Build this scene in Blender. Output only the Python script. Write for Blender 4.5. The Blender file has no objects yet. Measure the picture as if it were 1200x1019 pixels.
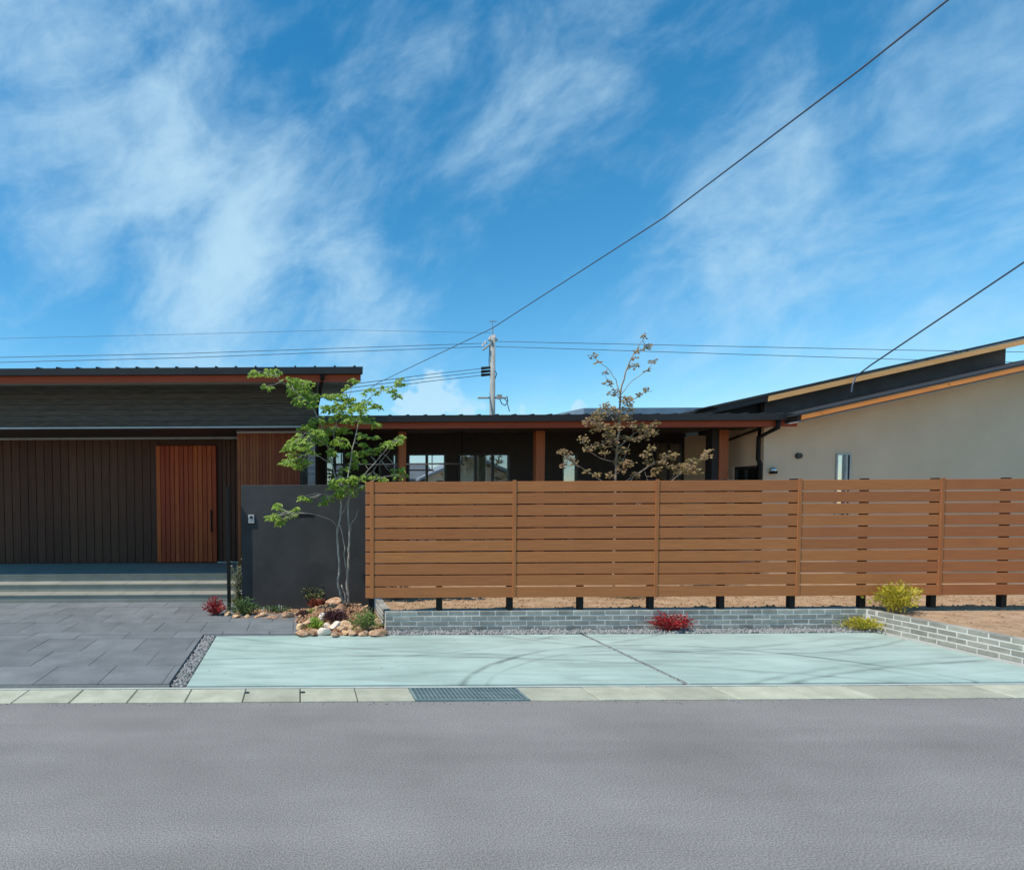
import bpy, bmesh, math, random
from mathutils import Vector, Matrix, Euler
R = math.radians
rng = random.Random(7)
C = bpy.context.scene.collection
sc = bpy.context.scene

# ------------------------------------------------------------------ camera
F_PX, PPX, PPY, W_PX, H_PX = 700.0, 350.0, 612.0, 1200.0, 1019.0
EYE = Vector((0, 0, 1.75))
cam_d = bpy.data.cameras.new('camera'); cam = bpy.data.objects.new('camera', cam_d); C.objects.link(cam)
cam_d.sensor_fit = 'HORIZONTAL'; cam_d.sensor_width = 36; cam_d.lens = 36*F_PX/W_PX
cam_d.shift_x = (W_PX/2-PPX)/W_PX; cam_d.shift_y = (PPY-H_PX/2)/W_PX
cam_d.clip_start = .05; cam_d.clip_end = 3000
RM = Matrix.Rotation(R(90-2.2), 3, 'X') @ Matrix.Rotation(R(-.3), 3, 'Z')
cam.matrix_world = Matrix.Translation(EYE) @ RM.to_4x4()
sc.camera = cam
def at(px, py, Y):
    """place in the world, at distance Y, that a measured point of the photo belongs to"""
    d = RM @ Vector(((px-PPX)/F_PX, -(py-PPY)/F_PX, -1.0))
    return EYE + d*(Y/d.y)
def X(px, py, Y): return at(px, py, Y).x
def Z(px, py, Y): return at(px, py, Y).z

# ------------------------------------------------------------------ light
SUN_EL, SUN_AZ = 58.5, -111.0        # azimuth clockwise from +Y (away from the camera)
world = bpy.data.worlds.new('World'); sc.world = world; world.use_nodes = True
def build_world():
    nt = world.node_tree; N = nt.nodes; L = nt.links; N.clear()
    out = N.new('ShaderNodeOutputWorld'); bg = N.new('ShaderNodeBackground'); L.new(bg.outputs[0], out.inputs[0])
    sky = N.new('ShaderNodeTexSky'); sky.sky_type = 'NISHITA'; sky.sun_disc = False
    sky.sun_elevation = R(SUN_EL); sky.sun_rotation = R(SUN_AZ); sky.altitude = 0
    sky.air_density = 1.0; sky.dust_density = .0; sky.ozone_density = 3.0
    hs = N.new('ShaderNodeHueSaturation'); hs.inputs['Saturation'].default_value = 1.34; hs.inputs['Hue'].default_value = .486
    hs.inputs['Value'].default_value = 1.14
    L.new(sky.outputs[0], hs.inputs['Color'])
    tc = N.new('ShaderNodeTexCoord')
    sep = N.new('ShaderNodeSeparateXYZ'); L.new(tc.outputs['Generated'], sep.inputs[0])
    def m(op, a, b=None, c=None, clamp=False):
        n = N.new('ShaderNodeMath'); n.operation = op; n.use_clamp = clamp
        for i, v in enumerate((a, b, c)):
            if v is None: continue
            if isinstance(v, (int, float)): n.inputs[i].default_value = v
            else: L.new(v, n.inputs[i])
        return n.outputs[0]
    def noise(scale, detail, rough, rot, sc3, loc=(0,0,0), dist=0):
        mp = N.new('ShaderNodeMapping'); mp.vector_type = 'POINT'; mp.inputs['Rotation'].default_value = (0,R(rot),0); mp.inputs['Location'].default_value = loc
        L.new(tc.outputs['Generated'], mp.inputs[0])
        m2 = N.new('ShaderNodeVectorMath'); m2.operation = 'MULTIPLY'; m2.inputs[1].default_value = sc3; L.new(mp.outputs[0], m2.inputs[0])
        n = N.new('ShaderNodeTexNoise'); n.inputs['Scale'].default_value = scale; n.inputs['Detail'].default_value = detail
        n.inputs['Roughness'].default_value = rough; n.inputs['Distortion'].default_value = dist
        L.new(m2.outputs[0], n.inputs['Vector']); return n.outputs['Fac']
    big = noise(2.2, 3, .5, 20, (1,1,1.4), (3.1,1.7,0))
    wisp = noise(5.0, 9, .58, 28, (.9,1,1.5), (.7,5.2,0), .6)
    fine = noise(19, 9, .62, 30, (.85,1,1.4), (2,8,0), .4)
    # cloud banks stand in these directions (px, py of the photo -> direction), width in radians
    banks = None
    for px, py, w, s in ((250,330,.20,.9),(400,350,.17,.62),(500,285,.10,.4),(880,290,.17,.55),(800,350,.16,.5),(330,410,.13,.5),(1000,370,.12,.25),
                         (120,200,.3,.6),(640,60,.25,.35),(1120,150,.22,.4),(940,260,.1,.3),(250,430,.1,.4)):
        d = (RM @ Vector(((px-PPX)/F_PX, -(py-PPY)/F_PX, -1.0))).normalized()
        dp = N.new('ShaderNodeVectorMath'); dp.operation = 'DISTANCE'; dp.inputs[1].default_value = d
        L.new(tc.outputs['Generated'], dp.inputs[0])
        g = m('MULTIPLY', m('EXPONENT', m('MULTIPLY', m('POWER', m('DIVIDE', dp.outputs['Value'], w), 2), -1)), s)
        banks = g if banks is None else m('MAXIMUM', banks, g)
    t = m('ADD', m('ADD', m('MULTIPLY', wisp, .95), m('MULTIPLY', big, .35)), m('MULTIPLY', fine, .34))
    t = m('ADD', t, m('MULTIPLY', banks, .52))
    mr = N.new('ShaderNodeMapRange'); mr.interpolation_type = 'SMOOTHSTEP'
    L.new(t, mr.inputs[0]); mr.inputs[1].default_value = .80; mr.inputs[2].default_value = 1.42; mr.inputs[4].default_value = .8
    # low cumulus near the horizon
    cum = None
    for px, py, w, s in ((512,462,.042,1.0),(684,482,.022,1.1),(618,488,.03,.8),(470,478,.05,.7),(560,486,.03,.7)):
        d = (RM @ Vector(((px-PPX)/F_PX, -(py-PPY)/F_PX, -1.0))).normalized()
        dp = N.new('ShaderNodeVectorMath'); dp.operation = 'DISTANCE'; dp.inputs[1].default_value = d
        L.new(tc.outputs['Generated'], dp.inputs[0])
        g = m('MULTIPLY', m('EXPONENT', m('MULTIPLY', m('POWER', m('DIVIDE', dp.outputs['Value'], w), 2), -1)), s)
        cum = g if cum is None else m('ADD', cum, g)
    cn = N.new('ShaderNodeTexNoise'); cn.inputs['Scale'].default_value = 26; cn.inputs['Detail'].default_value = 6
    L.new(tc.outputs['Generated'], cn.inputs['Vector'])
    cmr = N.new('ShaderNodeMapRange'); cmr.interpolation_type = 'SMOOTHSTEP'
    L.new(m('MULTIPLY', cum, m('MULTIPLY', m('SUBTRACT', cn.outputs['Fac'], .12), 2.1)), cmr.inputs[0]); cmr.inputs[1].default_value = .38; cmr.inputs[2].default_value = .66
    cmr.inputs[4].default_value = .75
    fac = m('MAXIMUM', mr.outputs[0], cmr.outputs[0])
    mx = N.new('ShaderNodeMix'); mx.data_type = 'RGBA'
    L.new(fac, mx.inputs[0]); L.new(hs.outputs[0], mx.inputs[6]); mx.inputs[7].default_value = (3.9, 5.6, 6.7, 1)
    L.new(mx.outputs[2], bg.inputs[0]); bg.inputs[1].default_value = .115
build_world()
sun_d = bpy.data.lights.new('sun', 'SUN'); sun = bpy.data.objects.new('sun', sun_d); C.objects.link(sun)
sun_d.energy = 3.5; sun_d.angle = R(.5); sun_d.color = (1, .94, .85)
sd = Vector((math.sin(R(SUN_AZ))*math.cos(R(SUN_EL)), math.cos(R(SUN_AZ))*math.cos(R(SUN_EL)), math.sin(R(SUN_EL))))
sun.rotation_euler = sd.to_track_quat('Z', 'Y').to_euler(); sun.location = (-10, 5, 20)
vs = sc.view_settings; vs.view_transform = 'Standard'; vs.look = 'None'; vs.gamma = 1; vs.use_curve_mapping = False
vs.exposure = 0.35
sc.cycles.max_bounces = 8

# ------------------------------------------------------------------ materials
MATS = {}
def pm(name, c1, c2=None, scale=4, rough=.7, bump=.0, bscale=60, rand=.0, metal=0, spec=.5, stretch=(1,1,1), detail=6, trans=0, c3=None, c3at=.7, bdist=.01):
    mt = bpy.data.materials.new(name); mt.use_nodes = True; nt = mt.node_tree; N = nt.nodes; L = nt.links
    b = N['Principled BSDF']; b.inputs['Roughness'].default_value = rough; b.inputs['Metallic'].default_value = metal
    b.inputs['Specular IOR Level'].default_value = spec
    geo = N.new('ShaderNodeNewGeometry'); mp = N.new('ShaderNodeMapping'); mp.inputs['Scale'].default_value = stretch
    L.new(geo.outputs['Position'], mp.inputs[0])
    n = N.new('ShaderNodeTexNoise'); n.inputs['Scale'].default_value = scale; n.inputs['Detail'].default_value = detail; n.inputs['Roughness'].default_value = .6
    L.new(mp.outputs[0], n.inputs['Vector'])
    r = N.new('ShaderNodeValToRGB'); c2 = c2 or c1
    r.color_ramp.elements[0].position = .3; r.color_ramp.elements[0].color = (*c1, 1)
    r.color_ramp.elements[1].position = .7; r.color_ramp.elements[1].color = (*c2, 1)
    if c3: e = r.color_ramp.elements.new(c3at); e.color = (*c3, 1); r.color_ramp.elements[1].position = .5
    L.new(n.outputs['Fac'], r.inputs[0]); col = r.outputs[0]
    if rand:
        oi = N.new('ShaderNodeObjectInfo'); mr = N.new('ShaderNodeMapRange'); L.new(oi.outputs['Random'], mr.inputs[0])
        mr.inputs[3].default_value = 1-rand; mr.inputs[4].default_value = 1+rand
        h = N.new('ShaderNodeHueSaturation'); L.new(mr.outputs[0], h.inputs['Value']); L.new(col, h.inputs['Color'])
        m2 = N.new('ShaderNodeMath'); m2.operation = 'MULTIPLY_ADD'; L.new(oi.outputs['Random'], m2.inputs[0]); m2.inputs[1].default_value = rand*.06; m2.inputs[2].default_value = .5-rand*.03
        L.new(m2.outputs[0], h.inputs['Hue']); col = h.outputs[0]
    L.new(col, b.inputs['Base Color'])
    if bump:
        n2 = N.new('ShaderNodeTexNoise'); n2.inputs['Scale'].default_value = bscale; n2.inputs['Detail'].default_value = 6
        L.new(mp.outputs[0], n2.inputs['Vector'])
        bp = N.new('ShaderNodeBump'); bp.inputs['Strength'].default_value = bump; bp.inputs['Distance'].default_value = bdist
        L.new(n2.outputs['Fac'], bp.inputs['Height']); L.new(bp.outputs[0], b.inputs['Normal'])
    if trans:
        tr = N.new('ShaderNodeBsdfTranslucent'); L.new(col, tr.inputs[0]); mx = N.new('ShaderNodeMixShader'); mx.inputs[0].default_value = trans
        L.new(b.outputs[0], mx.inputs[1]); L.new(tr.outputs[0], mx.inputs[2]); L.new(mx.outputs[0], N['Material Output'].inputs[0])
    MATS[name] = mt; return mt
def glass(name, refl, tint=(.6,.7,.7)):
    mt = bpy.data.materials.new(name); mt.use_nodes = True; nt = mt.node_tree; N = nt.nodes; L = nt.links; N.remove(N['Principled BSDF'])
    g = N.new('ShaderNodeBsdfGlossy'); g.inputs['Roughness'].default_value = .008; g.inputs[0].default_value = (.9,.95,1,1)
    t = N.new('ShaderNodeBsdfTransparent'); t.inputs[0].default_value = (*tint,1); mx = N.new('ShaderNodeMixShader')
    fr = N.new('ShaderNodeLayerWeight'); fr.inputs[0].default_value = .3
    ma = N.new('ShaderNodeMath'); ma.operation = 'MULTIPLY_ADD'; ma.use_clamp = True; L.new(fr.outputs['Fresnel'], ma.inputs[0]); ma.inputs[1].default_value = .8; ma.inputs[2].default_value = refl
    L.new(ma.outputs[0], mx.inputs[0]); L.new(t.outputs[0], mx.inputs[1]); L.new(g.outputs[0], mx.inputs[2]); L.new(mx.outputs[0], N['Material Output'].inputs[0])
    return mt
FENCE = pm('composite_wood', (.37,.130,.045), (.50,.182,.060), 4, .6, .3, 90, .09, stretch=(.7,1,18), spec=.25, detail=9)
FENCE_CAP = pm('composite_cap', (.38,.135,.046), (.47,.172,.058), 3, .6, .2, 80, .05, stretch=(12,1,1), spec=.2)
BLACK = pm('black_metal', (.010,.0095,.009), (.014,.013,.012), 8, .6, spec=.2)
ROAD = pm('asphalt', (.20,.188,.176), (.25,.237,.222), .9, .95, .35, 300, detail=15, bdist=.004, spec=.1)
GUTTER = pm('pale_concrete', (.33,.335,.245), (.50,.50,.38), 3.5, .9, .5, 60, .14, detail=12)
GRAVEL_BASE = pm('dark_soil', (.09,.09,.085), (.17,.16,.15), 40, .95, .6, 90)
GRAVEL = pm('grey_gravel', (.13,.13,.125), (.42,.41,.39), 45, .85, .3, 200, detail=2)
TILE = pm('slate_tile', (.135,.145,.148), (.20,.212,.215), 3, .8, .4, 90, .10, detail=9)
GROUT = pm('grout', (.22,.22,.21), (.28,.28,.27), 20, .95)
STEP = pm('step_tile', (.25,.245,.20), (.33,.32,.265), 3, .8, .25, 90, .05, detail=9)
BRICK = pm('grey_brick', (.255,.25,.21), (.40,.39,.335), 9, .85, .6, 120, .26, detail=10)
MORTAR = pm('pale_mortar', (.58,.57,.52), (.72,.71,.65), 15, .95, .4, 90)
SOIL = pm('sandy_soil', (.34,.205,.11), (.56,.385,.24), 5, .95, .9, 50, detail=14, bdist=.03)
BEDSOIL = pm('bed_soil', (.20,.10,.05), (.38,.21,.11), 14, .95, .8, 60)
ROCK = pm('orange_rock', (.30,.14,.06), (.60,.36,.20), 14, .9, 1.0, 40, .38, detail=12, bdist=.03, c3=(.80,.60,.42))
ROCKW = pm('pale_rock', (.62,.5,.38), (.8,.72,.62), 10, .85, .6, 45, .1, detail=10, bdist=.02)
CHIP = pm('rock_chips', (.20,.09,.04), (.62,.38,.22), 30, .9, .4, 90, detail=3)
PLASTER = pm('charcoal_plaster', (.027,.0267,.0265), (.058,.0565,.055), 2.0, .75, .8, 140, detail=14)
SIDING = pm('charcoal_siding', (.055,.048,.04), (.125,.112,.095), 7, .75, .4, 60, .14, stretch=(.5,.5,6), spec=.3)
ROOFM = pm('dark_roof_metal', (.022,.021,.021), (.034,.033,.033), 2, .55, metal=.1)
ROOFB = pm('bluish_roof_metal', (.17,.22,.27), (.26,.32,.38), 2, .4, metal=.3)
FASCIA = pm('brown_fascia', (.33,.066,.028), (.40,.085,.038), 3, .55, .1, 50, stretch=(.4,1,6), spec=.2)
SOFFIT = pm('dark_soffit', (.032,.02,.016), (.05,.03,.024), 4, .6, stretch=(1,4,1))
SOFFITG = pm('grey_soffit', (.26,.25,.23), (.34,.33,.30), 4, .7, rand=.08)
DOORW = pm('red_brown_slat', (.36,.066,.02), (.52,.098,.03), 5, .55, .2, 60, .18, stretch=(5,1,.4), spec=.2)
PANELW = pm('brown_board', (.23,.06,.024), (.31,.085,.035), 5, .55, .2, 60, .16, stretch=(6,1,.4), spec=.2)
POSTW = pm('cedar_post', (.34,.10,.04), (.44,.145,.055), 6, .55, .1, 50, stretch=(5,5,.4), spec=.3)
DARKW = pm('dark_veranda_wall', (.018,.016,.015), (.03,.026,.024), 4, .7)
STONET = pm('grey_stone_tile', (.22,.225,.23), (.38,.385,.39), 9, .85, .5, 90, .2)
CREAM = pm('cream_plaster', (.70,.52,.355), (.79,.60,.425), 1.2, .9, .5, 160, detail=12)
BARGE = pm('orange_timber', (.80,.235,.045), (.90,.32,.075), 3, .5, .15, 50, stretch=(.5,1,6), spec=.3)
BARGE2 = pm('golden_timber', (.82,.37,.12), (.90,.48,.19), 3, .5, .15, 50, stretch=(.5,1,6), spec=.3)
GABLED = pm('dark_gable_cladding', (.12,.098,.09), (.16,.135,.125), 3, .8, .2, 60, .1, spec=.2)
FRAME = pm('dark_window_frame', (.02,.02,.022), (.03,.03,.032), 5, .4)
FRAMEG = pm('silver_frame', (.3,.31,.32), (.38,.39,.4), 5, .35, metal=.5)
CURTAIN = pm('grey_curtain', (.7,.74,.66), (.85,.88,.8), 4, .9, stretch=(6,1,.3))
CURTAINW = pm('blue_curtain', (.35,.42,.48), (.5,.56,.6), 4, .9, stretch=(6,1,.3))
STEEL = pm('steel', (.5,.51,.52), (.6,.61,.62), 5, .3, metal=.9)
WHITEP = pm('pale_grey_plastic', (.36,.36,.35), (.42,.42,.41), 5, .5)
CONC = pm('pole_concrete', (.26,.265,.25), (.38,.385,.365), 1.5, .9, .3, 30)
WIRE = pm('wire', (.07,.09,.13), (.09,.11,.15), 1, .6)
CERAM = pm('insulator', (.5,.5,.5), (.6,.6,.6), 1, .4)
BARK = pm('pale_bark', (.22,.19,.15), (.48,.44,.37), 16, .9, .8, 80, stretch=(1,1,.4))
BARK2 = pm('grey_brown_bark', (.22,.16,.11), (.42,.33,.25), 16, .9, .8, 80)
GRATE = pm('galvanised_grate', (.17,.25,.25), (.27,.36,.355), 6, .55, metal=.2)
PIT = pm('pit', (.02,.03,.032), (.03,.04,.042), 5, .9)
GLASS1 = glass('mirror_glass', .62, (.25,.3,.3)); GLASS2 = glass('clear_glass', .22, (.82,.88,.86))
def leafm(name, a, b, trans=.35, scale=18, c=None): return pm(name, a, b, scale, .55, trans=trans, detail=3, c3=c)
LEAF = leafm('tree_leaf', (.22,.36,.045), (.52,.66,.13), .5, 9)
LEAF_T = leafm('olive_leaf', (.24,.20,.055), (.50,.36,.16), .4, 7, (.62,.38,.22))
RED = leafm('red_leaf', (.22,.008,.012), (.55,.03,.035), .25, 25)
YEL = leafm('yellow_leaf', (.38,.34,.03), (.72,.62,.07), .35, 20)
GRN = leafm('green_leaf', (.045,.10,.025), (.14,.24,.06), .3, 20)
LIME = leafm('lime_leaf', (.22,.34,.04), (.42,.55,.09), .35, 20)
PURP = leafm('purple_leaf', (.035,.012,.018), (.12,.035,.04), .2, 25)
VARI = leafm('variegated_leaf', (.05,.08,.03), (.22,.25,.13), .3, 22, (.45,.42,.28))
OLV = leafm('olive_shrub_leaf', (.12,.14,.04), (.30,.30,.10), .3, 20)
DRY = leafm('dry_grass', (.24,.17,.06), (.45,.34,.15), .2, 20)
PETAL = pm('white_petal', (.8,.8,.8), (.85,.85,.85), 5, .6)

def pad_material():
    mt = pm('washed_concrete', (.33,.44,.385), (.44,.555,.495), 1.1, .82, .25, 180, detail=12)
    nt = mt.node_tree; N = nt.nodes; L = nt.links; b = N['Principled BSDF']
    base = b.inputs['Base Color'].links[0].from_socket
    geo = N.new('ShaderNodeNewGeometry')
    # trowel and dirt streaks running along the slab
    mp = N.new('ShaderNodeMapping'); mp.inputs['Scale'].default_value = (.55, 3.2, 1); mp.inputs['Rotation'].default_value = (0,0,R(6)); L.new(geo.outputs['Position'], mp.inputs[0])
    n = N.new('ShaderNodeTexNoise'); n.inputs['Scale'].default_value = 1.6; n.inputs['Detail'].default_value = 8; n.inputs['Distortion'].default_value = 1.2; L.new(mp.outputs[0], n.inputs['Vector'])
    mr = N.new('ShaderNodeMapRange'); L.new(n.outputs['Fac'], mr.inputs[0]); mr.inputs[1].default_value = .42; mr.inputs[2].default_value = .68; mr.inputs[3].default_value = 1; mr.inputs[4].default_value = .76
    val = mr.outputs[0]
    nz = N.new('ShaderNodeTexNoise'); nz.inputs['Scale'].default_value = 1.7; nz.inputs['Detail'].default_value = 5; L.new(geo.outputs['Position'], nz.inputs['Vector'])
    def m(op, a, b2=None, c=None, clamp=False):
        k = N.new('ShaderNodeMath'); k.operation = op; k.use_clamp = clamp
        for i, v in enumerate((a, b2, c)):
            if v is None: continue
            if isinstance(v, (int, float)): k.inputs[i].default_value = v
            else: L.new(v, k.inputs[i])
        return k.outputs[0]
    # tyre marks: arcs of their own radius
    for cx, cy, rad, w, s in ((3.9,4.2,2.72,.045,.30),(3.9,4.2,2.52,.03,.14),(5.1,10.6,4.1,.05,.20),(5.1,10.6,3.92,.04,.12),(8.5,-3.6,9.9,.05,.22),(8.5,-3.6,10.05,.05,.14),(1.2,12.9,6.4,.05,.12),(.6,-6.0,12.5,.05,.16),(3.0,15.2,8.7,.06,.14),(-.8,13.5,7.3,.04,.14)):
        ds = N.new('ShaderNodeVectorMath'); ds.operation = 'DISTANCE'; L.new(geo.outputs['Position'], ds.inputs[0]); ds.inputs[1].default_value = (cx, cy, .03)
        g = m('ABSOLUTE', m('SUBTRACT', m('ADD', ds.outputs['Value'], m('MULTIPLY', nz.outputs['Fac'], .12)), rad+.06))
        g = m('SUBTRACT', 1, m('DIVIDE', g, w), None, True)
        g = m('MULTIPLY', m('MULTIPLY', g, s*2.3), m('MULTIPLY', m('SUBTRACT', nz.outputs['Fac'], .3, None, True), 2.8))
        val = m('MULTIPLY', val, m('SUBTRACT', 1, g))
    h = N.new('ShaderNodeHueSaturation'); L.new(base, h.inputs['Color']); L.new(val, h.inputs['Value'])
    L.new(h.outputs[0], b.inputs['Base Color']); return mt
PAD = pad_material()
def road_detail():
    nt = ROAD.node_tree; N = nt.nodes; L = nt.links; b = N['Principled BSDF']; base = b.inputs['Base Color'].links[0].from_socket
    geo = N.new('ShaderNodeNewGeometry')
    n = N.new('ShaderNodeTexNoise'); n.inputs['Scale'].default_value = 110; n.inputs['Detail'].default_value = 3; L.new(geo.outputs['Position'], n.inputs['Vector'])
    mr = N.new('ShaderNodeMapRange'); L.new(n.outputs['Fac'], mr.inputs[0]); mr.inputs[1].default_value = .35; mr.inputs[2].default_value = .65; mr.inputs[3].default_value = .66; mr.inputs[4].default_value = 1.36
    mp = N.new('ShaderNodeMapping'); mp.inputs['Scale'].default_value = (.35,2.2,1); L.new(geo.outputs['Position'], mp.inputs[0])
    n3 = N.new('ShaderNodeTexNoise'); n3.inputs['Scale'].default_value = 1.4; n3.inputs['Detail'].default_value = 7; L.new(mp.outputs[0], n3.inputs['Vector'])
    m3 = N.new('ShaderNodeMapRange'); L.new(n3.outputs['Fac'], m3.inputs[0]); m3.inputs[1].default_value = .3; m3.inputs[2].default_value = .7; m3.inputs[3].default_value = .93; m3.inputs[4].default_value = 1.07
    # hairline crack network, only here and there
    nw = N.new('ShaderNodeTexNoise'); nw.inputs['Scale'].default_value = 2.5; nw.inputs['Detail'].default_value = 5; L.new(geo.outputs['Position'], nw.inputs['Vector'])
    ad = N.new('ShaderNodeVectorMath'); ad.operation = 'MULTIPLY_ADD'; L.new(nw.outputs['Color'], ad.inputs[0]); ad.inputs[1].default_value = (.5,.5,.5); L.new(geo.outputs['Position'], ad.inputs[2])
    v = N.new('ShaderNodeTexVoronoi'); v.feature = 'DISTANCE_TO_EDGE'; v.inputs['Scale'].default_value = .45; L.new(ad.outputs[0], v.inputs['Vector'])
    mv = N.new('ShaderNodeMapRange'); L.new(v.outputs['Distance'], mv.inputs[0]); mv.inputs[1].default_value = .0; mv.inputs[2].default_value = .006; mv.inputs[3].default_value = 1; mv.inputs[4].default_value = 1
    a = N.new('ShaderNodeMath'); a.operation = 'MULTIPLY'; L.new(mr.outputs[0], a.inputs[0]); L.new(m3.outputs[0], a.inputs[1])
    sy = N.new('ShaderNodeSeparateXYZ'); L.new(geo.outputs['Position'], sy.inputs[0])
    sw = N.new('ShaderNodeMath'); sw.operation = 'MULTIPLY_ADD'; L.new(n3.outputs['Fac'], sw.inputs[0]); sw.inputs[1].default_value = .8; L.new(sy.outputs[1], sw.inputs[2])
    si = N.new('ShaderNodeMath'); si.operation = 'SINE'; ml = N.new('ShaderNodeMath'); ml.operation = 'MULTIPLY'; L.new(sw.outputs[0], ml.inputs[0]); ml.inputs[1].default_value = 3.9; L.new(ml.outputs[0], si.inputs[0])
    ms_ = N.new('ShaderNodeMath'); ms_.operation = 'MULTIPLY_ADD'; L.new(si.outputs[0], ms_.inputs[0]); ms_.inputs[1].default_value = .045; ms_.inputs[2].default_value = 1
    a2 = N.new('ShaderNodeMath'); a2.operation = 'MULTIPLY'; L.new(a.outputs[0], a2.inputs[0]); L.new(ms_.outputs[0], a2.inputs[1]); a = a2
    c = N.new('ShaderNodeMath'); c.operation = 'MULTIPLY'; L.new(a.outputs[0], c.inputs[0]); L.new(mv.outputs[0], c.inputs[1])
    h = N.new('ShaderNodeHueSaturation'); L.new(base, h.inputs['Color']); L.new(c.outputs[0], h.inputs['Value']); L.new(h.outputs[0], b.inputs['Base Color'])
road_detail()

# ------------------------------------------------------------------ helpers
WO = {}
def wo(o): return WO.get(o.name, Vector((0,0,0)))
def link(name, me, mat=None, parent=None, loc=(0,0,0), rot=None, kind=None):
    o = bpy.data.objects.new(name, me); C.objects.link(o)
    loc = Vector(loc); WO[o.name] = loc.copy()
    if parent: o.parent = parent; o.location = loc - wo(parent)
    else: o.location = loc
    if rot: o.rotation_euler = rot
    if mat and not me.materials: me.materials.append(mat)
    if kind: o['kind'] = kind
    return o
def thing(name, label, cat, loc=(0,0,0), group=None):
    o = link(name, None, None, None, loc); o.empty_display_size = .1
    o['label'] = label; o['category'] = cat
    if group: o['group'] = group
    return o
def tag(o, label, cat, group=None):
    o['label'] = label; o['category'] = cat
    if group: o['group'] = group
    return o
class MB:
    def __init__(s): s.v = []; s.f = []
    def box(s, x0, x1, y0, y1, z0, z1, c=0):
        if c <= 0:
            n = len(s.v)
            s.v += [(x,y,z) for z in (z0,z1) for y in (y0,y1) for x in (x0,x1)]
            s.f += [tuple(n+i for i in q) for q in ((0,2,3,1),(4,5,7,6),(0,1,5,4),(2,6,7,3),(0,4,6,2),(1,3,7,5))]
            return s
        bm = bmesh.new(); bmesh.ops.create_cube(bm, size=1)
        for v in bm.verts: v.co = Vector(((x0+x1)/2+v.co.x*(x1-x0), (y0+y1)/2+v.co.y*(y1-y0), (z0+z1)/2+v.co.z*(z1-z0)))
        bmesh.ops.bevel(bm, geom=list(bm.edges), offset=c, segments=1, affect='EDGES')
        s.bm(bm); return s
    def bm(s, bm, M=None):
        n = len(s.v); bm.verts.ensure_lookup_table(); bm.verts.index_update()
        s.v += [tuple((M @ v.co) if M else v.co) for v in bm.verts]
        s.f += [tuple(n+v.index for v in f.verts) for f in bm.faces]; bm.free()
    def prism(s, poly, axis, a0, a1):
        """poly: 2-D outline; axis 'x': (y,z) outline, 'y': (x,z), 'z': (x,y)"""
        n = len(s.v); k = len(poly)
        for a in (a0, a1):
            for p, q in poly: s.v.append({'x':(a,p,q),'y':(p,a,q),'z':(p,q,a)}[axis])
        s.f.append(tuple(range(n, n+k))); s.f.append(tuple(range(n+2*k-1, n+k-1, -1)))
        for i in range(k): j = (i+1) % k; s.f.append((n+i, n+k+i, n+k+j, n+j))
        return s
    def tube(s, pts, rad, seg=6, cap=True):
        pts = [Vector(p) for p in pts]; n0 = len(s.v)
        if isinstance(rad, (int,float)): rad = [rad]*len(pts)
        up = Vector((0,0,1))
        for i, p in enumerate(pts):
            d = (pts[min(i+1,len(pts)-1)]-pts[max(i-1,0)]).normalized()
            a = d.cross(up if abs(d.z) < .9 else Vector((0,1,0))).normalized(); b = d.cross(a)
            for k in range(seg):
                t = 2*math.pi*k/seg; s.v.append(tuple(p+(a*math.cos(t)+b*math.sin(t))*rad[i]))
        for i in range(len(pts)-1):
            for k in range(seg):
                q = (k+1) % seg; s.f.append((n0+i*seg+k, n0+i*seg+q, n0+(i+1)*seg+q, n0+(i+1)*seg+k))
        if cap: s.f.append(tuple(range(n0, n0+seg))); s.f.append(tuple(n0+(len(pts)-1)*seg+k for k in range(seg-1,-1,-1)))
        return s
    def quad(s, *p):
        n = len(s.v); s.v += [tuple(q) for q in p]; s.f.append(tuple(range(n, n+len(p)))); return s
    def mesh(s, name, smooth=False):
        me = bpy.data.meshes.new(name); me.from_pydata(s.v, [], s.f)
        bm = bmesh.new(); bm.from_mesh(me); bmesh.ops.recalc_face_normals(bm, faces=bm.faces); bm.to_mesh(me); bm.free()
        if smooth: me.polygons.foreach_set('use_smooth', [True]*len(me.polygons))
        me.update(); return me
    def rawmesh(s, name):
        me = bpy.data.meshes.new(name); me.from_pydata(s.v, [], s.f); me.update(); return me
    def build(s, name, mat, parent=None, smooth=False, kind=None, origin=None):
        if origin is not None:
            o = Vector(origin); s.v = [tuple(Vector(v)-o) for v in s.v]
        return link(name, s.mesh(name, smooth), mat, parent, origin or (0,0,0), None, kind)
def boxobj(name, mat, parent, x0, x1, y0, y1, z0, z1, c=0, kind=None):
    cx, cy = (x0+x1)/2, (y0+y1)/2
    m_ = MB().box(x0-cx, x1-cx, y0-cy, y1-cy, 0, z1-z0, c)
    return link(name, m_.mesh(name), mat, parent, (cx, cy, z0), None, kind)

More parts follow.
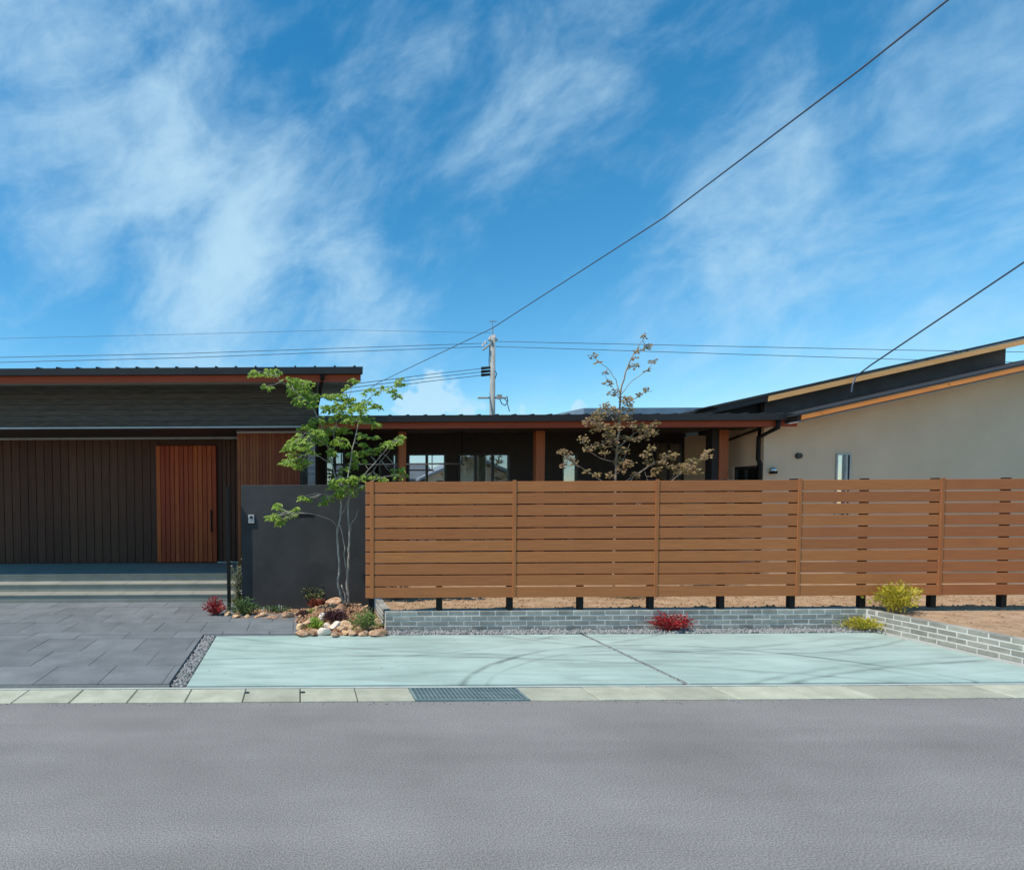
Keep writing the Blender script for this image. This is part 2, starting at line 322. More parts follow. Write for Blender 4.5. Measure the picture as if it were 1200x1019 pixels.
# ------------------------------------------------------------------ leaves and plants
def rv(s=1): return Vector((rng.gauss(0,1), rng.gauss(0,1), rng.gauss(0,1))).normalized()*s
def leaf(mb, p, d, size, wid=.42, nrm=None):
    d = d.normalized(); n = nrm or rv()
    a = d.cross(n)
    if a.length < 1e-3: a = d.cross(Vector((1,0,0)))
    a.normalize(); n = a.cross(d).normalized()
    tip = p+d*size; mid = p+d*size*.45
    mb.v += [tuple(p), tuple(mid+a*size*wid*.5+n*size*.08), tuple(tip-n*size*.06), tuple(mid-a*size*wid*.5+n*size*.08)]
    k = len(mb.v)-4; mb.f += [(k,k+1,k+2),(k,k+2,k+3)]
def spray(mb, p, size, n=5, droop=.5, wid=.42, flat=1.0):
    """a hand of leaflets fanning from one stalk end"""
    az = rng.uniform(0, 2*math.pi)
    for i in range(n):
        t = az + (i-(n-1)/2)*.62 + rng.uniform(-.15,.15)
        d = Vector((math.cos(t), math.sin(t), -droop+rng.uniform(-.35,.25)))
        leaf(mb, p, d, size*rng.uniform(.7,1.15), wid, Vector((rng.uniform(-.55,.55), rng.uniform(-.7,.2), flat)))
def shrub(name, label, cat, loc, rx, ry, h, mat, n, ls, group=None, wid=.5, stems=9, upright=.3, blade=False, shape=1.0):
    """low plant: bent stems from the root, leaves along them"""
    L0 = Vector(loc); t = thing(name, label, cat, loc, group)
    st = MB(); lf = MB(); per = max(1, n//stems)
    for i in range(stems):
        a = rng.uniform(0, 2*math.pi); rr = math.sqrt(rng.uniform(.02,1))
        tip = Vector((math.cos(a)*rx*rr, math.sin(a)*ry*rr, h*(1-.55*rr**2*shape)*rng.uniform(.7,1.08)))
        mid = Vector((tip.x*.35, tip.y*.35, tip.z*.6))
        pts = [Vector((tip.x*.1, tip.y*.1, -.015)), mid, tip]
        st.tube([L0+p for p in pts], [.006,.004,.002], 4)
        for k in range(per):
            q = rng.uniform(.12,1.02)**.7
            p = (mid*(q/.5) if q < .5 else mid.lerp(tip, (q-.5)*2))
            p = p + Vector((rng.gauss(0,rx*.16), rng.gauss(0,ry*.16), rng.gauss(0,h*.08)))
            p.z = max(p.z, .01)
            d = Vector((p.x/rx, p.y/ry, upright)) + rv(.55)
            if blade: d = Vector((p.x/rx*.8, p.y/ry*.8, 1.0)) + rv(.35)
            leaf(lf, L0+p, d, ls*rng.uniform(.6,1.25), wid)
    st.build('stem', BARK2, t); link('foliage', lf.rawmesh('foliage'), mat, t)
    return t

# ------------------------------------------------------------------ ground
MB().box(-400,400,-60,800,-.6,-.03).build('ground', pm('far_ground', (.12,.13,.08), (.22,.2,.14), .5, .95), kind='structure')
ROAD_Y = 5.10
MB().box(-60,60,-9,ROAD_Y,-.3,0).build('road', ROAD, kind='structure')
GUT_Y0, GUT_Y1 = ROAD_Y+.004, 5.45
PAD_Y0, PAD_Y1, PAD_Z = 5.495, 7.50, .03
MB().box(-60,60,GUT_Y0,PAD_Y0-.008,-.3,-.01).build('gutter_channel', PIT, kind='structure')
PAD_X0, JOINT_X, PAD_X1 = -1.05, 3.595, 7.30
boxobj('driveway_slab', PAD, None, PAD_X0, JOINT_X-.032, PAD_Y0, PAD_Y1, -.25, PAD_Z, .006, 'structure')
boxobj('driveway_slab', PAD, None, JOINT_X+.032, PAD_X1, PAD_Y0, PAD_Y1, -.25, PAD_Z, .006, 'structure')
MB().box(-60,60,GUT_Y1+.004,PAD_Y0-.004,-.2,.012).build('gutter_edge', pm('gutter_edge_concrete',(.35,.38,.34),(.48,.5,.45),6,.9,.5,60,detail=9), kind='structure')
# gutter lids
GCY = 5.277
gut = link('gutter', None, None, None, (0, GCY, 0)); gut['kind'] = 'structure'
lid_me = {}
def lid(x0, x1):
    w = round(x1-x0-.008, 3)
    if w not in lid_me:
        m_ = MB().box(-w/2, w/2, -.172, .172, -.09, 0, .006)
        lid_me[w] = m_.mesh('gutter_lid')
    o = link('gutter_lid', lid_me[w], GUTTER, gut, ((x0+x1)/2, GCY, .010+rng.uniform(-.002,.002)))
    o.rotation_euler.z = rng.uniform(-.002,.002)
    return o
GX0 = X(483, 812, GCY); GX1 = GX0+.99
x = GX0
while x > -7: lid(x-.5, x); x -= .5
x = GX1
while x < 10.5: lid(x, x+.6); x += .6
for gx in (X(289,814,GCY), X(355,814,GCY)):
    link('hand_hole', MB().tube([(gx,5.33,.004),(gx,5.33,.0165)], .022, 8).mesh('hand_hole'), PIT, gut)
gr = thing('drain_grate', 'blue-grey steel drain grate set into the gutter cover along the road', 'drain grate', ((GX0+GX1)/2, GCY, 0))
fr = MB(); y0, y1 = 5.106, 5.448
fr.box(GX0,GX1,y0,y0+.018,-.03,.014).box(GX0,GX1,y1-.018,y1,-.03,.014).box(GX0,GX0+.018,y0+.018,y1-.018,-.03,.0138).box(GX1-.018,GX1,y0+.018,y1-.018,-.03,.0138).build('frame', GRATE, gr)
bars = MB()
for i in range(1, 26): xx = GX0+.018+i*(.954/26); bars.box(xx-.0035, xx+.0035, y0+.018, y1-.018, -.03, .012)
for i in range(1, 8): yy = y0+.018+i*((y1-y0-.036)/8); bars.box(GX0+.018, GX1-.018, yy-.0045, yy+.0045, -.028, .010)
bars.build('bars', GRATE, gr, kind='stuff')
MB().box(GX0+.02,GX1-.02,y0+.02,y1-.02,-.08,-.035).build('pit_bottom', pm('pit_grey',(.05,.08,.09),(.09,.13,.14),12,.8), gr)

# paving tiles (entrance path): grout bed + tile pieces
PV_X1, BED_X0, BED_X1 = -.02, -.02, 1.11
pv = MB()
pv.box(-9,-1.21,PAD_Y0-.004,PAD_Y1,-.25,.036).box(-9,PV_X1,PAD_Y1+.002,9.93,-.25,.036)
pave = pv.build('paving', GROUT, kind='structure')
tile_me = {}
def tile(x0, x1, y0, y1):
    k = (round(x1-x0,2), round(y1-y0,2))
    if k[0] < .04 or k[1] < .04: return
    if k not in tile_me: tile_me[k] = MB().box(-k[0]/2+.003, k[0]/2-.003, -k[1]/2+.003, k[1]/2-.003, -.02, 0, .001).mesh('tile')
    link('tile', tile_me[k], TILE, pave, ((x0+x1)/2, (y0+y1)/2, .05+rng.uniform(-.0015,.0015)))
row = 0; yy = PAD_Y1+.02-.44
def lay_row(xa, xb, y0, y1, off):
    xx = math.floor((xa-off)/.6)*.6+off
    while xx < xb-.01:
        tile(max(xx, xa), min(xx+.6, xb), y0, y1); xx += .6
while yy < 9.7:
    xb = PV_X1 if yy < 8.30 else (-.98)
    y1_ = min(yy+.6, 9.93)
    lay_row(-6.6, xb, max(yy, PAD_Y1+.02), y1_, .3*(row % 2)+.22); yy += .6; row += 1
yy = PAD_Y0
row = 1
while yy < PAD_Y1-.05:
    y1_ = min(yy+.6, PAD_Y1+.018); lay_row(-6.6, -1.215, yy, y1_, .3*(row % 2)+.22); yy += .6; row += 1

def moundz(x, y):
    t = ((x-.62)/.56)**2+((y-8.62)/.62)**2
    return max(.04, .02+.17*math.sqrt(max(0,1-t)))
# gravel: pebbles joined per strip
ico = bmesh.new(); bmesh.ops.create_icosphere(ico, subdivisions=1, radius=1); ico.verts.ensure_lookup_table()
IV = [v.co.copy() for v in ico.verts]; IF = [tuple(v.index for v in f.verts) for f in ico.faces]; ico.free()
def pebbles(name, mat, x0, x1, y0, y1, z, n, s0, s1, zj=.01):
    mb = MB()
    for _ in range(n):
        c = Vector((rng.uniform(x0,x1), rng.uniform(y0,y1), rng.uniform(-zj,zj))); c.z += moundz(c.x,c.y)+.01 if z == 'mound' else z
        s = rng.uniform(s0,s1)
        e = Euler((rng.uniform(0,6),rng.uniform(0,6),rng.uniform(0,6))).to_matrix()
        S = Vector((s*rng.uniform(.8,1.4), s*rng.uniform(.7,1.1), s*rng.uniform(.5,.8))); k = len(mb.v)
        for v in IV:
            w = e @ Vector((v.x*S.x*rng.uniform(.8,1.15), v.y*S.y, v.z*S.z)); mb.v.append(tuple(c+w))
        mb.f += [tuple(k+i for i in f) for f in IF]
    return link(name, mb.rawmesh(name), mat, None, (0,0,0), None, 'stuff')
BR_Y = 7.75
MB().box(1.11,PAD_X1,PAD_Y1+.004,BR_Y-.002,-.2,.015).build('gravel_bed', GRAVEL_BASE, kind='structure')
pebbles('gravel', GRAVEL, 1.14, PAD_X1-.02, PAD_Y1+.02, BR_Y-.02, .026, 2800, .012, .026)
MB().box(-1.206,PAD_X0-.004,PAD_Y0,PAD_Y1-.002,-.2,.008).build('gravel_bed', GRAVEL_BASE, kind='structure')
pebbles('gravel', GRAVEL, -1.195, PAD_X0-.015, PAD_Y0+.02, PAD_Y1-.02, .02, 1100, .010, .022)
MB().box(JOINT_X-.031,JOINT_X+.031,PAD_Y0+.002,PAD_Y1,-.2,.0).build('gravel_bed', GRAVEL_BASE, kind='structure')
pebbles('gravel', GRAVEL, JOINT_X-.024, JOINT_X+.024, PAD_Y0+.02, PAD_Y1-.02, .008, 520, .008, .014, .004)

# ------------------------------------------------------------------ brick planter
BX0, BX1, BTOP = 1.125, 7.40, .288
planter = thing('brick_planter', 'low planter wall of grey bricks with pale mortar below the wooden fence', 'planter wall', (BX0, BR_Y, 0))
RY0 = 5.75                                                # right-hand return comes forward to here
mo = MB()
mo.prism([(BX0+.003,BR_Y+.003),(BX1+.003,BR_Y+.003),(BX1+.003,RY0+.003),(11.0,RY0+.003),(11.0,RY0+.09),(BX1+.094,RY0+.09),(BX1+.094,BR_Y+.144),(BX0+.094,BR_Y+.144),(BX0+.094,8.95),(BX0+.003,8.95)], 'z', -.1, BTOP-.011)
mo.build('mortar', MORTAR, planter)
bl, bh = .205, .0645
bme = MB().box(-.0975,.0975,-.045,.045,-bh/2+.0065,bh/2-.0065,.004).mesh('brick')
bhalf = MB().box(-.0475,.0475,-.045,.045,-bh/2+.0065,bh/2-.0065,.004).mesh('brick')
def brick_run(p0, d, length, nrm, phase=0):
    d = Vector(d); ang = math.atan2(d.y, d.x)
    for c in range(4):
        z = BTOP - bh*(c+.5); s = -bl/2*((c+phase) % 2)
        while s < length-.02:
            a, b = max(s, 0), min(s+bl, length)
            if b-a > .09:
                full = b-a > .17; q = Vector(p0)+d*((a+b)/2)-Vector(nrm)*(.045)+Vector(nrm)*rng.uniform(-.002,.002)
                o = link('brick', bme if full else bhalf, BRICK, planter, (q.x,q.y,z))
                o.rotation_euler = (0,0,ang+rng.uniform(-.006,.006))
            s += bl
brick_run((BX0+.0,BR_Y,0), (1,0,0), BX1-BX0+.09, (0,-1,0))
brick_run((BX0,BR_Y+.1,0), (0,1,0), .86, (-1,0,0), 1)
brick_run((BX1,RY0+.1,0), (0,1,0), BR_Y-RY0-.1, (-1,0,0), 1)
brick_run((BX1,RY0,0), (1,0,0), 3.3, (0,-1,0))
MB().prism([(BX0+.1,BR_Y+.148),(BX1+.1,BR_Y+.148),(BX1+.1,RY0+.095),(12,RY0+.095),(12,15),(-.0,15),(-.0,9.47),(1.2,9.47),(1.2,8.97),(BX0+.1,8.97)][::-1], 'z', -.2, .245).build('yard_soil', SOIL, kind='structure')

# ------------------------------------------------------------------ fence
FY = 7.768
fence = thing('slat_fence', 'long brown horizontal board fence on black posts above the brick planter', 'fence', (1,FY,0))
ztop, zbot = Z(640,563.2,FY), Z(640,699.2,FY)
pitch = (ztop-zbot+.011)/10; bhgt = pitch-.0165
joints = [X(435.5,630,FY), X(598,630,FY), X(766.5,630,FY), X(935,630,FY)]
P2 = (joints[3]-joints[0])/3
joints = [joints[0]+i*P2 for i in range(7)]
xl = X(428.5,630,FY)
bcache = {}
def board(x0, x1, k):
    w = round(x1-x0, 3)
    if w not in bcache: bcache[w] = MB().box(-w/2,w/2,-.014,.014,0,bhgt,.0025).mesh('board')
    z = zbot + pitch*k
    link('board', bcache[w], FENCE, fence, ((x0+x1)/2, FY+rng.uniform(-.0008,.0008), z))
for k in range(10):
    board(xl, joints[0]-.003, k)
    for i in range(5): board(joints[i]+.003, joints[i+1]-.003, k)
capm = MB().box(-.024,.024,-.004,.004,0,ztop-zbot+.016,.0015).mesh('joint_cover')
for i, j in enumerate(joints[:6]):
    link('joint_cover', capm, FENCE_CAP, fence, (j, FY-.0185, zbot-.004))
postm = MB().box(-.035,.035,-.035,.035,0,ztop+.012-BTOP,.004).mesh('post')
for i in range(11):
    px_ = joints[0]+i*P2/2 - (.03 if i else 0)
    zb = BTOP+.001 if i else .06
    link('post', postm if i else MB().box(-.038,.038,-.035,.035,0,ztop+.005-zb,.004).mesh('post'), BLACK, fence, (px_, FY+.055, zb))

# ------------------------------------------------------------------ gate wall
GY = 9.3
gx0, gx1 = X(283,640,GY), X(452,640,GY); gz = Z(350,568,GY)
gw = thing('gate_wall', 'freestanding charcoal plaster gate wall with intercom and letter slot', 'wall', ((gx0+gx1)/2, GY, 0))
MB().box(gx0,gx1,GY,GY+.15,-.05,gz,.006).build('wall_slab', PLASTER, gw)
ix, iz = X(294.5,608,GY), Z(294.5,608,GY)
ic = boxobj('intercom', WHITEP, gw, ix-.048, ix+.048, GY-.022, GY-.001, iz-.065, iz+.07, .004)
boxobj('camera_lens', BLACK, ic, ix-.022, ix+.022, GY-.030, GY-.0225, iz+.012, iz+.045, .003)
boxobj('call_button', FRAMEG, ic, ix-.014, ix+.014, GY-.0245, GY-.0225, iz-.04, iz-.02, .001)
boxobj('base_plate', BLACK, ic, ix-.055, ix+.055, GY-.006, GY-.0012, iz-.078, iz+.062, .001)
sx0, sx1, sz = X(342.5,604,GY), X(368,604,GY), Z(355,604,GY)
ms = boxobj('letter_slot', BLACK, gw, sx0, sx1, GY-.004, GY-.001, sz-.02, sz+.02, .001)

# slim black post beside the steps
PYY = 9.2
bpx = X(267.8,640,PYY)
gp = thing('gate_post', 'slim black metal post standing between steps and charcoal wall', 'post', (bpx,PYY,.04))
boxobj('post_shaft', BLACK, gp, bpx-.026, bpx+.026, PYY-.03, PYY+.03, .03, Z(268,571,PYY), .004)
boxobj('post_cap', BLACK, gp, bpx-.03, bpx+.03, PYY-.034, PYY+.034, Z(268,571,PYY)+.001, Z(268,571,PYY)+.012, .003)

# ------------------------------------------------------------------ steps
FLOOR = .44
steps = thing('entrance_steps', 'three pale grey tiled steps rising to the front door', 'steps', (-3,9.95,.05))
SX0, SX1 = -6.6, X(292,690,10.2)
for i, (ya, yb, z) in enumerate(((9.95,10.30,.18),(10.30,10.66,.31),(10.66,12.6,FLOOR))):
    st = boxobj('step', STEP, steps, SX0, SX1 if i < 2 else X(352,690,10.66), ya+.004*i, yb, -.1, z-.022)
    xx = SX0
    while xx < (SX1 if i < 2 else X(352,690,10.66))-.05:
        x1_ = min(xx+.6, SX1 if i < 2 else X(352,690,10.66))
        boxobj('tread_tile', STEP, st, xx+.002, x1_-.002, ya-.012, min(yb+.0,yb), z-.02, z, .003)
        xx += .6

# ------------------------------------------------------------------ house: entrance wing + veranda wing
house = thing('house', 'single-storey house with dark cladding, brown fascias, slatted door and deep veranda', 'house', (3,11,0))
EY, WY = 10.0, 10.9           # eave line, front wall line of the entrance wing
ex1 = X(425,436,EY); ez_top = Z(330,429.5,EY)
HX0 = -8.0
wall_r = X(371,480,WY)
PANEL_Y, DOOR_Y = 11.4, 12.45
slope = .13
# upper band of cladding above the porch, boards one by one
zb0, zb1 = Z(300,499,WY), Z(300,447,WY)
MB().box(HX0,wall_r-.01,WY+.02,WY+.5,zb0,zb1+.25).box(wall_r-.3,wall_r-.012,WY+.5,17,-.05,zb1+.2).build('wall', SIDING, house)
nb = 9; hb = (zb1+.1-zb0)/nb
for k in range(nb):
    boxobj('cladding_board', SIDING, house, HX0, wall_r, WY, WY+.019, zb0+k*hb+.003, zb0+(k+1)*hb-.001, .003)
boxobj('flashing', FRAMEG, house, HX0, X(355,500,WY), WY-.02, WY+.03, zb0-.035, zb0-.002, .003)
# porch ceiling, inner walls
PC = zb0-.04
px_panel0, px_panel1 = X(278.5,600,PANEL_Y), X(360.5,600,PANEL_Y)
MB().box(HX0,wall_r-.02,WY+.04,DOOR_Y+.2,PC,PC+.06).build('porch_ceiling', SOFFIT, house)
# grey rails on porch ceiling
boxobj('ceiling_rail', FRAMEG, house, HX0, px_panel0-.02, DOOR_Y-.12, DOOR_Y-.08, PC-.045, PC-.003)
boxobj('ceiling_rail', FRAMEG, house, px_panel0, px_panel1, PANEL_Y-.06, PANEL_Y-.03, PC-.04, PC-.003)
MB().box(px_panel0,px_panel1,PANEL_Y+.02,PANEL_Y+.1,.3,PC-.002).box(px_panel0,px_panel0+.08,PANEL_Y+.1,DOOR_Y+.1,.3,PC-.003).build('wall', PANELW, house)
xx = px_panel0; 
while xx < px_panel1-.02:
    x1_ = min(xx+.06, px_panel1)
    boxobj('wall_board', PANELW, house, xx+.003, x1_-.003, PANEL_Y, PANEL_Y+.018, .3, PC-.004, .004); xx += .06
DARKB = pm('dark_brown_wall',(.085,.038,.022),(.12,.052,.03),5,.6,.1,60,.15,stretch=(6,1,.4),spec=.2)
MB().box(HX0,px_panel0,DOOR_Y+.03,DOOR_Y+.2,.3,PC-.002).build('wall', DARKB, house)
# slatted sliding door
dx1 = X(254,600,DOOR_Y-.06); dx0 = dx1-1.25; dz0, dz1 = FLOOR+.02, Z(240,522,DOOR_Y)
door = boxobj('door', DOORW, house, dx0, dx1, DOOR_Y-.035, DOOR_Y+.02, dz0, dz1, .004)
sl = (dx1-dx0)/13
for k in range(13):
    boxobj('door_slat', DOORW, door, dx0+k*sl+.006, dx0+(k+1)*sl-.006, DOOR_Y-.062, DOOR_Y-.036, dz0+.005, dz1-.005, .006)
hx = X(248,630,DOOR_Y-.1)
MB().tube([(hx,DOOR_Y-.12,Z(248,623,DOOR_Y-.1)),(hx,DOOR_Y-.12,Z(248,597,DOOR_Y-.1))], .016, 8).box(hx-.008,hx+.008,DOOR_Y-.12,DOOR_Y-.06,1.15,1.17).box(hx-.008,hx+.008,DOOR_Y-.12,DOOR_Y-.06,1.45,1.47).build('handle', BLACK, door)
boxobj('threshold', FRAMEG, house, dx1, px_panel0-.02, DOOR_Y-.06, DOOR_Y+.02, FLOOR+.002, FLOOR+.03, .003)
# recess wall beside the door: vertical dark boards
xx = dx1+.03
while xx < px_panel0-.06:
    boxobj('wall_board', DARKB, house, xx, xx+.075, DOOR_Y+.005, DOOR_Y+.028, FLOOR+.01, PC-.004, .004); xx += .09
xx = HX0
while xx < dx0-.1:
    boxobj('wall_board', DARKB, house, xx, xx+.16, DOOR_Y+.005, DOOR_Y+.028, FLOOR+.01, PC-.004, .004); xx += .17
# grey stone pillar at the corner, laid of thin stone courses
plx0, plx1 = px_panel1+.004, wall_r-.004
boxobj('pillar', STONET, house, plx0+.006, plx1-.006, WY+.40, WY+.60, -.02, PC-.002)
k = 0; zz = 1.2
while zz < PC-.03:
    h_ = rng.choice((.05,.06,.075)); z1_ = min(zz+h_, PC-.003)
    boxobj('stone_strip', STONET, house, plx0, plx1, WY+.385+rng.uniform(-.006,.004), WY+.399, zz+.002, z1_-.002, .003); zz = z1_
# roof of the entrance wing
def slab(x0, x1, y0, y1, z0, z1, sl_): return MB().prism([(y0,z0),(y1,z0+sl_*(y1-y0)),(y1,z1+sl_*(y1-y0)),(y0,z1)], 'x', x0, x1)
ezb = Z(330,448,EY)
slab(HX0, ex1-.06, EY+.03, 17.5, ezb+.03, ezb+.07, slope).build('soffit', SOFFITG, house)
slab(HX0, ex1-.05, EY+.02, 17.5, ezb+.072, ez_top-.05, slope).build('roof_core', SOFFIT, house)
roof = slab(HX0, ex1, EY-.04, 17.6, ez_top-.05, ez_top-.015, slope).build('roof', ROOFM, house)
seam_me = MB().prism([(-.018,0),(.018,0),(.018,.045),(-.018,.045)], 'y', 0, .9).mesh('roof_seam')
xx = X(230,430,EY)
sp = (X(400,430,EY)-X(230,430,EY))/7.33
kk = -8
while kk < 9:
    xq = xx+kk*sp
    if HX0 < xq < ex1: link('roof_seam', slab(-.014,.014,0,7.4,0,.02,slope).mesh('roof_seam') if kk == -8 else seam_src, ROOFM, roof, (xq, EY-.045, ez_top-.0145)); 
    if kk == -8:
        seam_src = bpy.data.meshes['roof_seam']
        seam_src = [m for m in bpy.data.meshes if m.name.startswith('roof_seam')][-1]
    kk += 1
# box gutter + fascia
def gutter(x0, x1, y, zt, h, parent, nm='eave_gutter'):
    mb = MB().prism([(y-.11,zt),(y-.095,zt),(y-.09,zt-h+.015),(y-.01,zt-h+.015),(y-.01,zt),(y,zt),(y,zt-h),(y-.10,zt-h)], 'x', x0, x1)
    return mb.build(nm, ROOFM, parent)
gutter(HX0, ex1-.01, EY-.002, ez_top-.055, .085, house)
fz1, fz0 = ez_top-.145, ezb
boxobj('fascia', FASCIA, house, HX0, ex1-.05, EY-.0, EY+.019, fz0+.01, ez_top-.06, .003)
slab(ex1-.049, ex1-.03, EY+.021, 17.4, fz0+.02, ez_top-.06, slope).build('verge_board', FASCIA, house)
# downpipe on the entrance wing
dpx = X(377.5,470,EY+.1)
dp = MB().tube([(dpx,EY-.06,ez_top-.12),(dpx,EY-.06,ez_top-.2),(dpx-.03,WY-.1,ezb-.12),(dpx-.06,WY+.1,ezb-.25),(dpx-.06,WY+.1,.25)], .035, 8)
dp.build('downpipe', BLACK, house, True)

# ---- veranda wing
VE = 10.5; VP = 11.35; VW = 13.2; VF = .5
vx0 = wall_r+.02; vx1 = X(938,488,VE)
vzt, vzb = Z(660,484.5,VE), Z(660,501,VE)
slab(vx0, vx1-.05, VE+.02, 16, vzb+.02, vzb+.05, .06).build('soffit', SOFFIT, house)
slab(vx0, vx1-.04, VE+.01, 16, vzb+.052, vzt-.05, .06).build('roof_core', SOFFIT, house)
vroof = slab(vx0, vx1, VE-.04, 16, vzt-.05, vzt-.02, .06).build('roof', ROOFM, house)
vs_me = slab(-.02,.02,0,5.4,0,.014,.06).mesh('roof_seam')
xx = X(457,484,VE)
while xx < vx1:
    link('roof_seam', vs_me, ROOFM, vroof, (xx, VE-.045, vzt-.0195)); xx += (X(624,484,VE)-X(457,484,VE))/8
gutter(vx0, vx1-.01, VE-.002, vzt-.04, .10, house)
boxobj('fascia', FASCIA, house, vx0, vx1-.05, VE, VE+.019, vzb+.0, vzt-.055, .003)
# rear ridge roof, bluish metal, showing above the eave
ry = 15.2
slab(X(684,480,ry), X(868,480,ry), ry, 17, vzt-.1, Z(780,477.5,ry), .05).build('rear_roof', ROOFB, house)
# posts and lintel
for a, b in ((467.5,476),(628,638.5),(843,853.5)):
    x0_, x1_ = X(a,540,VP), X(b,540,VP)
    pz = vzb+.05
    boxobj('post', POSTW, house, x0_, x1_, VP, VP+.14, VF-.3, pz, .004)
boxobj('pillar', DARKW, house, X(835,540,VP), X(842.8,540,VP), VP+.02, VP+.2, 0, vzb+.05)
boxobj('veranda_beam', SOFFIT, house, vx0, 8.5, VP+.01, VP+.13, vzb+.052, vzb+.053)
MB().box(vx0,8.5,VP-.2,VW,.1,VF).build('veranda_floor', POSTW, house)
# veranda rear wall built round its openings
def pxX(p): return X(p,545,VW)
wtop = vzb+.2
openings = [(381,404,520),(437,447,520),(459,465.5,531),(477.5,523,531),(537,597.5,531),(658,677,531),(766,800,517)]
openings = [(pxX(a),pxX(b),Z(a,t,VW)) for a,b,t in sorted(openings)]
wall = MB(); cur = vx0
for a, b, t in openings:
    wall.box(cur, a, VW, VW+.12, .1, wtop); wall.box(a, b, VW, VW+.12, t, wtop); wall.box(a, b, VW, VW+.12, .1, VF+.02); cur = b
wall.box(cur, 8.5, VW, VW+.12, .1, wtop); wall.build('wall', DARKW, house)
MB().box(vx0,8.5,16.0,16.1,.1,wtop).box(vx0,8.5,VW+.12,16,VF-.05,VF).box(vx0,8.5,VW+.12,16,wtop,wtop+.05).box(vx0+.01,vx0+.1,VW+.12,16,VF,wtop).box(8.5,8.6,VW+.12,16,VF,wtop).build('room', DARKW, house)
def window(a, b, t, cols, gl, cur=None, curspan=None, fm=FRAME, parent=None):
    w = MB(); z0 = VF+.03; f = .045; y = VW-.02
    w.box(a,b,y,y+.08,t-f,t).box(a,b,y,y+.08,z0,z0+f).box(a,a+f,y,y+.08,z0+f,t-f).box(b-f,b,y,y+.08,z0+f,t-f)
    win = w.build('window', fm, parent or house)
    cw = (b-a)/cols
    for i in range(cols):
        MB().box(a+i*cw+f*.6, a+(i+1)*cw-f*.6, y+.035, y+.041, z0+f, t-f).build('pane', gl, win)
        if i: MB().box(a+i*cw-f*.6, a+i*cw+f*.6, y+.012, y+.07, z0+f, t-f).build('mullion', fm, win)
    if cur:
        ca, cb = curspan or (a, b); m_ = MB(); n = 28; pts = []
        for i in range(n+1): pts.append((ca+(cb-ca)*i/n, VW+.22+.03*math.sin(i*1.9)))
        for i in range(n):
            m_.quad((pts[i][0],pts[i][1],z0),(pts[i+1][0],pts[i+1][1],z0),(pts[i+1][0],pts[i+1][1],t+.05),(pts[i][0],pts[i][1],t+.05))
        m_.build('curtain', cur, win)
    return win
O = openings
window(*O[0], 2, GLASS2); window(*O[1], 1, GLASS2); window(*O[2], 1, GLASS2, CURTAINW)
window(*O[3], 2, GLASS1)
window(*O[4], 3, GLASS2, CURTAIN, (O[4][0], O[4][0]+.62*(O[4][1]-O[4][0])))
window(*O[5], 1, GLASS2, CURTAINW, (O[5][0], O[5][0]+.5*(O[5][1]-O[5][0])))
window(*O[6], 2, GLASS2)
# laundry rail with hangers under the veranda
lr = thing('laundry_rail', 'thin steel laundry rail hung below the veranda ceiling', 'laundry rail', (2,11.9,2.4))
lx0, lx1, lz = X(392,543,11.9), X(542,543,11.9), Z(470,543.5,11.9)
MB().tube([(lx0,11.9,lz),(lx1,11.9,lz)], .016, 8).build('rail', STEEL, lr, True)
for p in (400, 541):
    q = X(p,543,11.9); MB().tube([(q,11.9,vzb+.1),(q,11.9,lz-.02),(q+.03,11.9,lz-.03),(q+.05,11.9,lz)], .011, 6).build('hanger', BLACK, lr, True)

# ------------------------------------------------------------------ cream gabled house on the right
gh = thing('gabled_house', 'cream plaster house with stepped gable roofs and orange verge boards', 'house', (10,11,0))
GX = 8.5; GWY = 10.95; sl2 = .217
bY = 10.2
A = at(940,488.5,bY)          # lower left end of the front verge board
def zl(x, base, y=None): return base + sl2*(x-A.x)
xe = 17.0
xr = 14.2                   # ridge
def gable_outline(x0, zt_at_A, x_r=xr):
    zr = zt_at_A+sl2*(x_r-A.x)
    return zr
z_low = A.z-.06
top_at_wall = lambda x: z_low-.012+sl2*(x-A.x)
# front wall with window opening, side wall with window opening
wx0, wx1 = X(979,545,GWY), X(996.5,545,GWY); wz1 = Z(990,531,GWY); wz0 = 1.25
fw = MB()
def zt_(x): return top_at_wall(x)
fw.prism([(GX,-.05),(wx0,-.05),(wx0,zt_(wx0)),(GX,zt_(GX))], 'y', GWY, GWY+.15)
fw.prism([(wx0,-.05),(wx1,-.05),(wx1,wz0),(wx0,wz0)], 'y', GWY, GWY+.15)
fw.prism([(wx0,wz1),(wx1,wz1),(wx1,zt_(wx1)),(wx0,zt_(wx0))], 'y', GWY, GWY+.15)
fw.prism([(wx1,-.05),(xr,-.05),(xr,zt_(xr)),(wx1,zt_(wx1))], 'y', GWY, GWY+.15)
swy0, swy1 = 8.5*700/(890-350), 8.5*700/(858-350); swz1 = Z(875,546,11.35); 
side_top = vzb+.1
fw.prism([(GWY+.15,-.05),(swy0,-.05),(swy0,side_top),(GWY+.15,side_top)], 'x', GX, GX+.15)
fw.prism([(swy0,-.05),(swy1,-.05),(swy1,1.2),(swy0,1.2)], 'x', GX, GX+.15)
fw.prism([(swy0,swz1),(swy1,swz1),(swy1,side_top),(swy0,side_top)], 'x', GX, GX+.15)
fw.prism([(swy1,-.05),(VW+.1,-.05),(VW+.1,side_top),(swy1,side_top)], 'x', GX, GX+.15)
fw.build('wall', CREAM, gh)
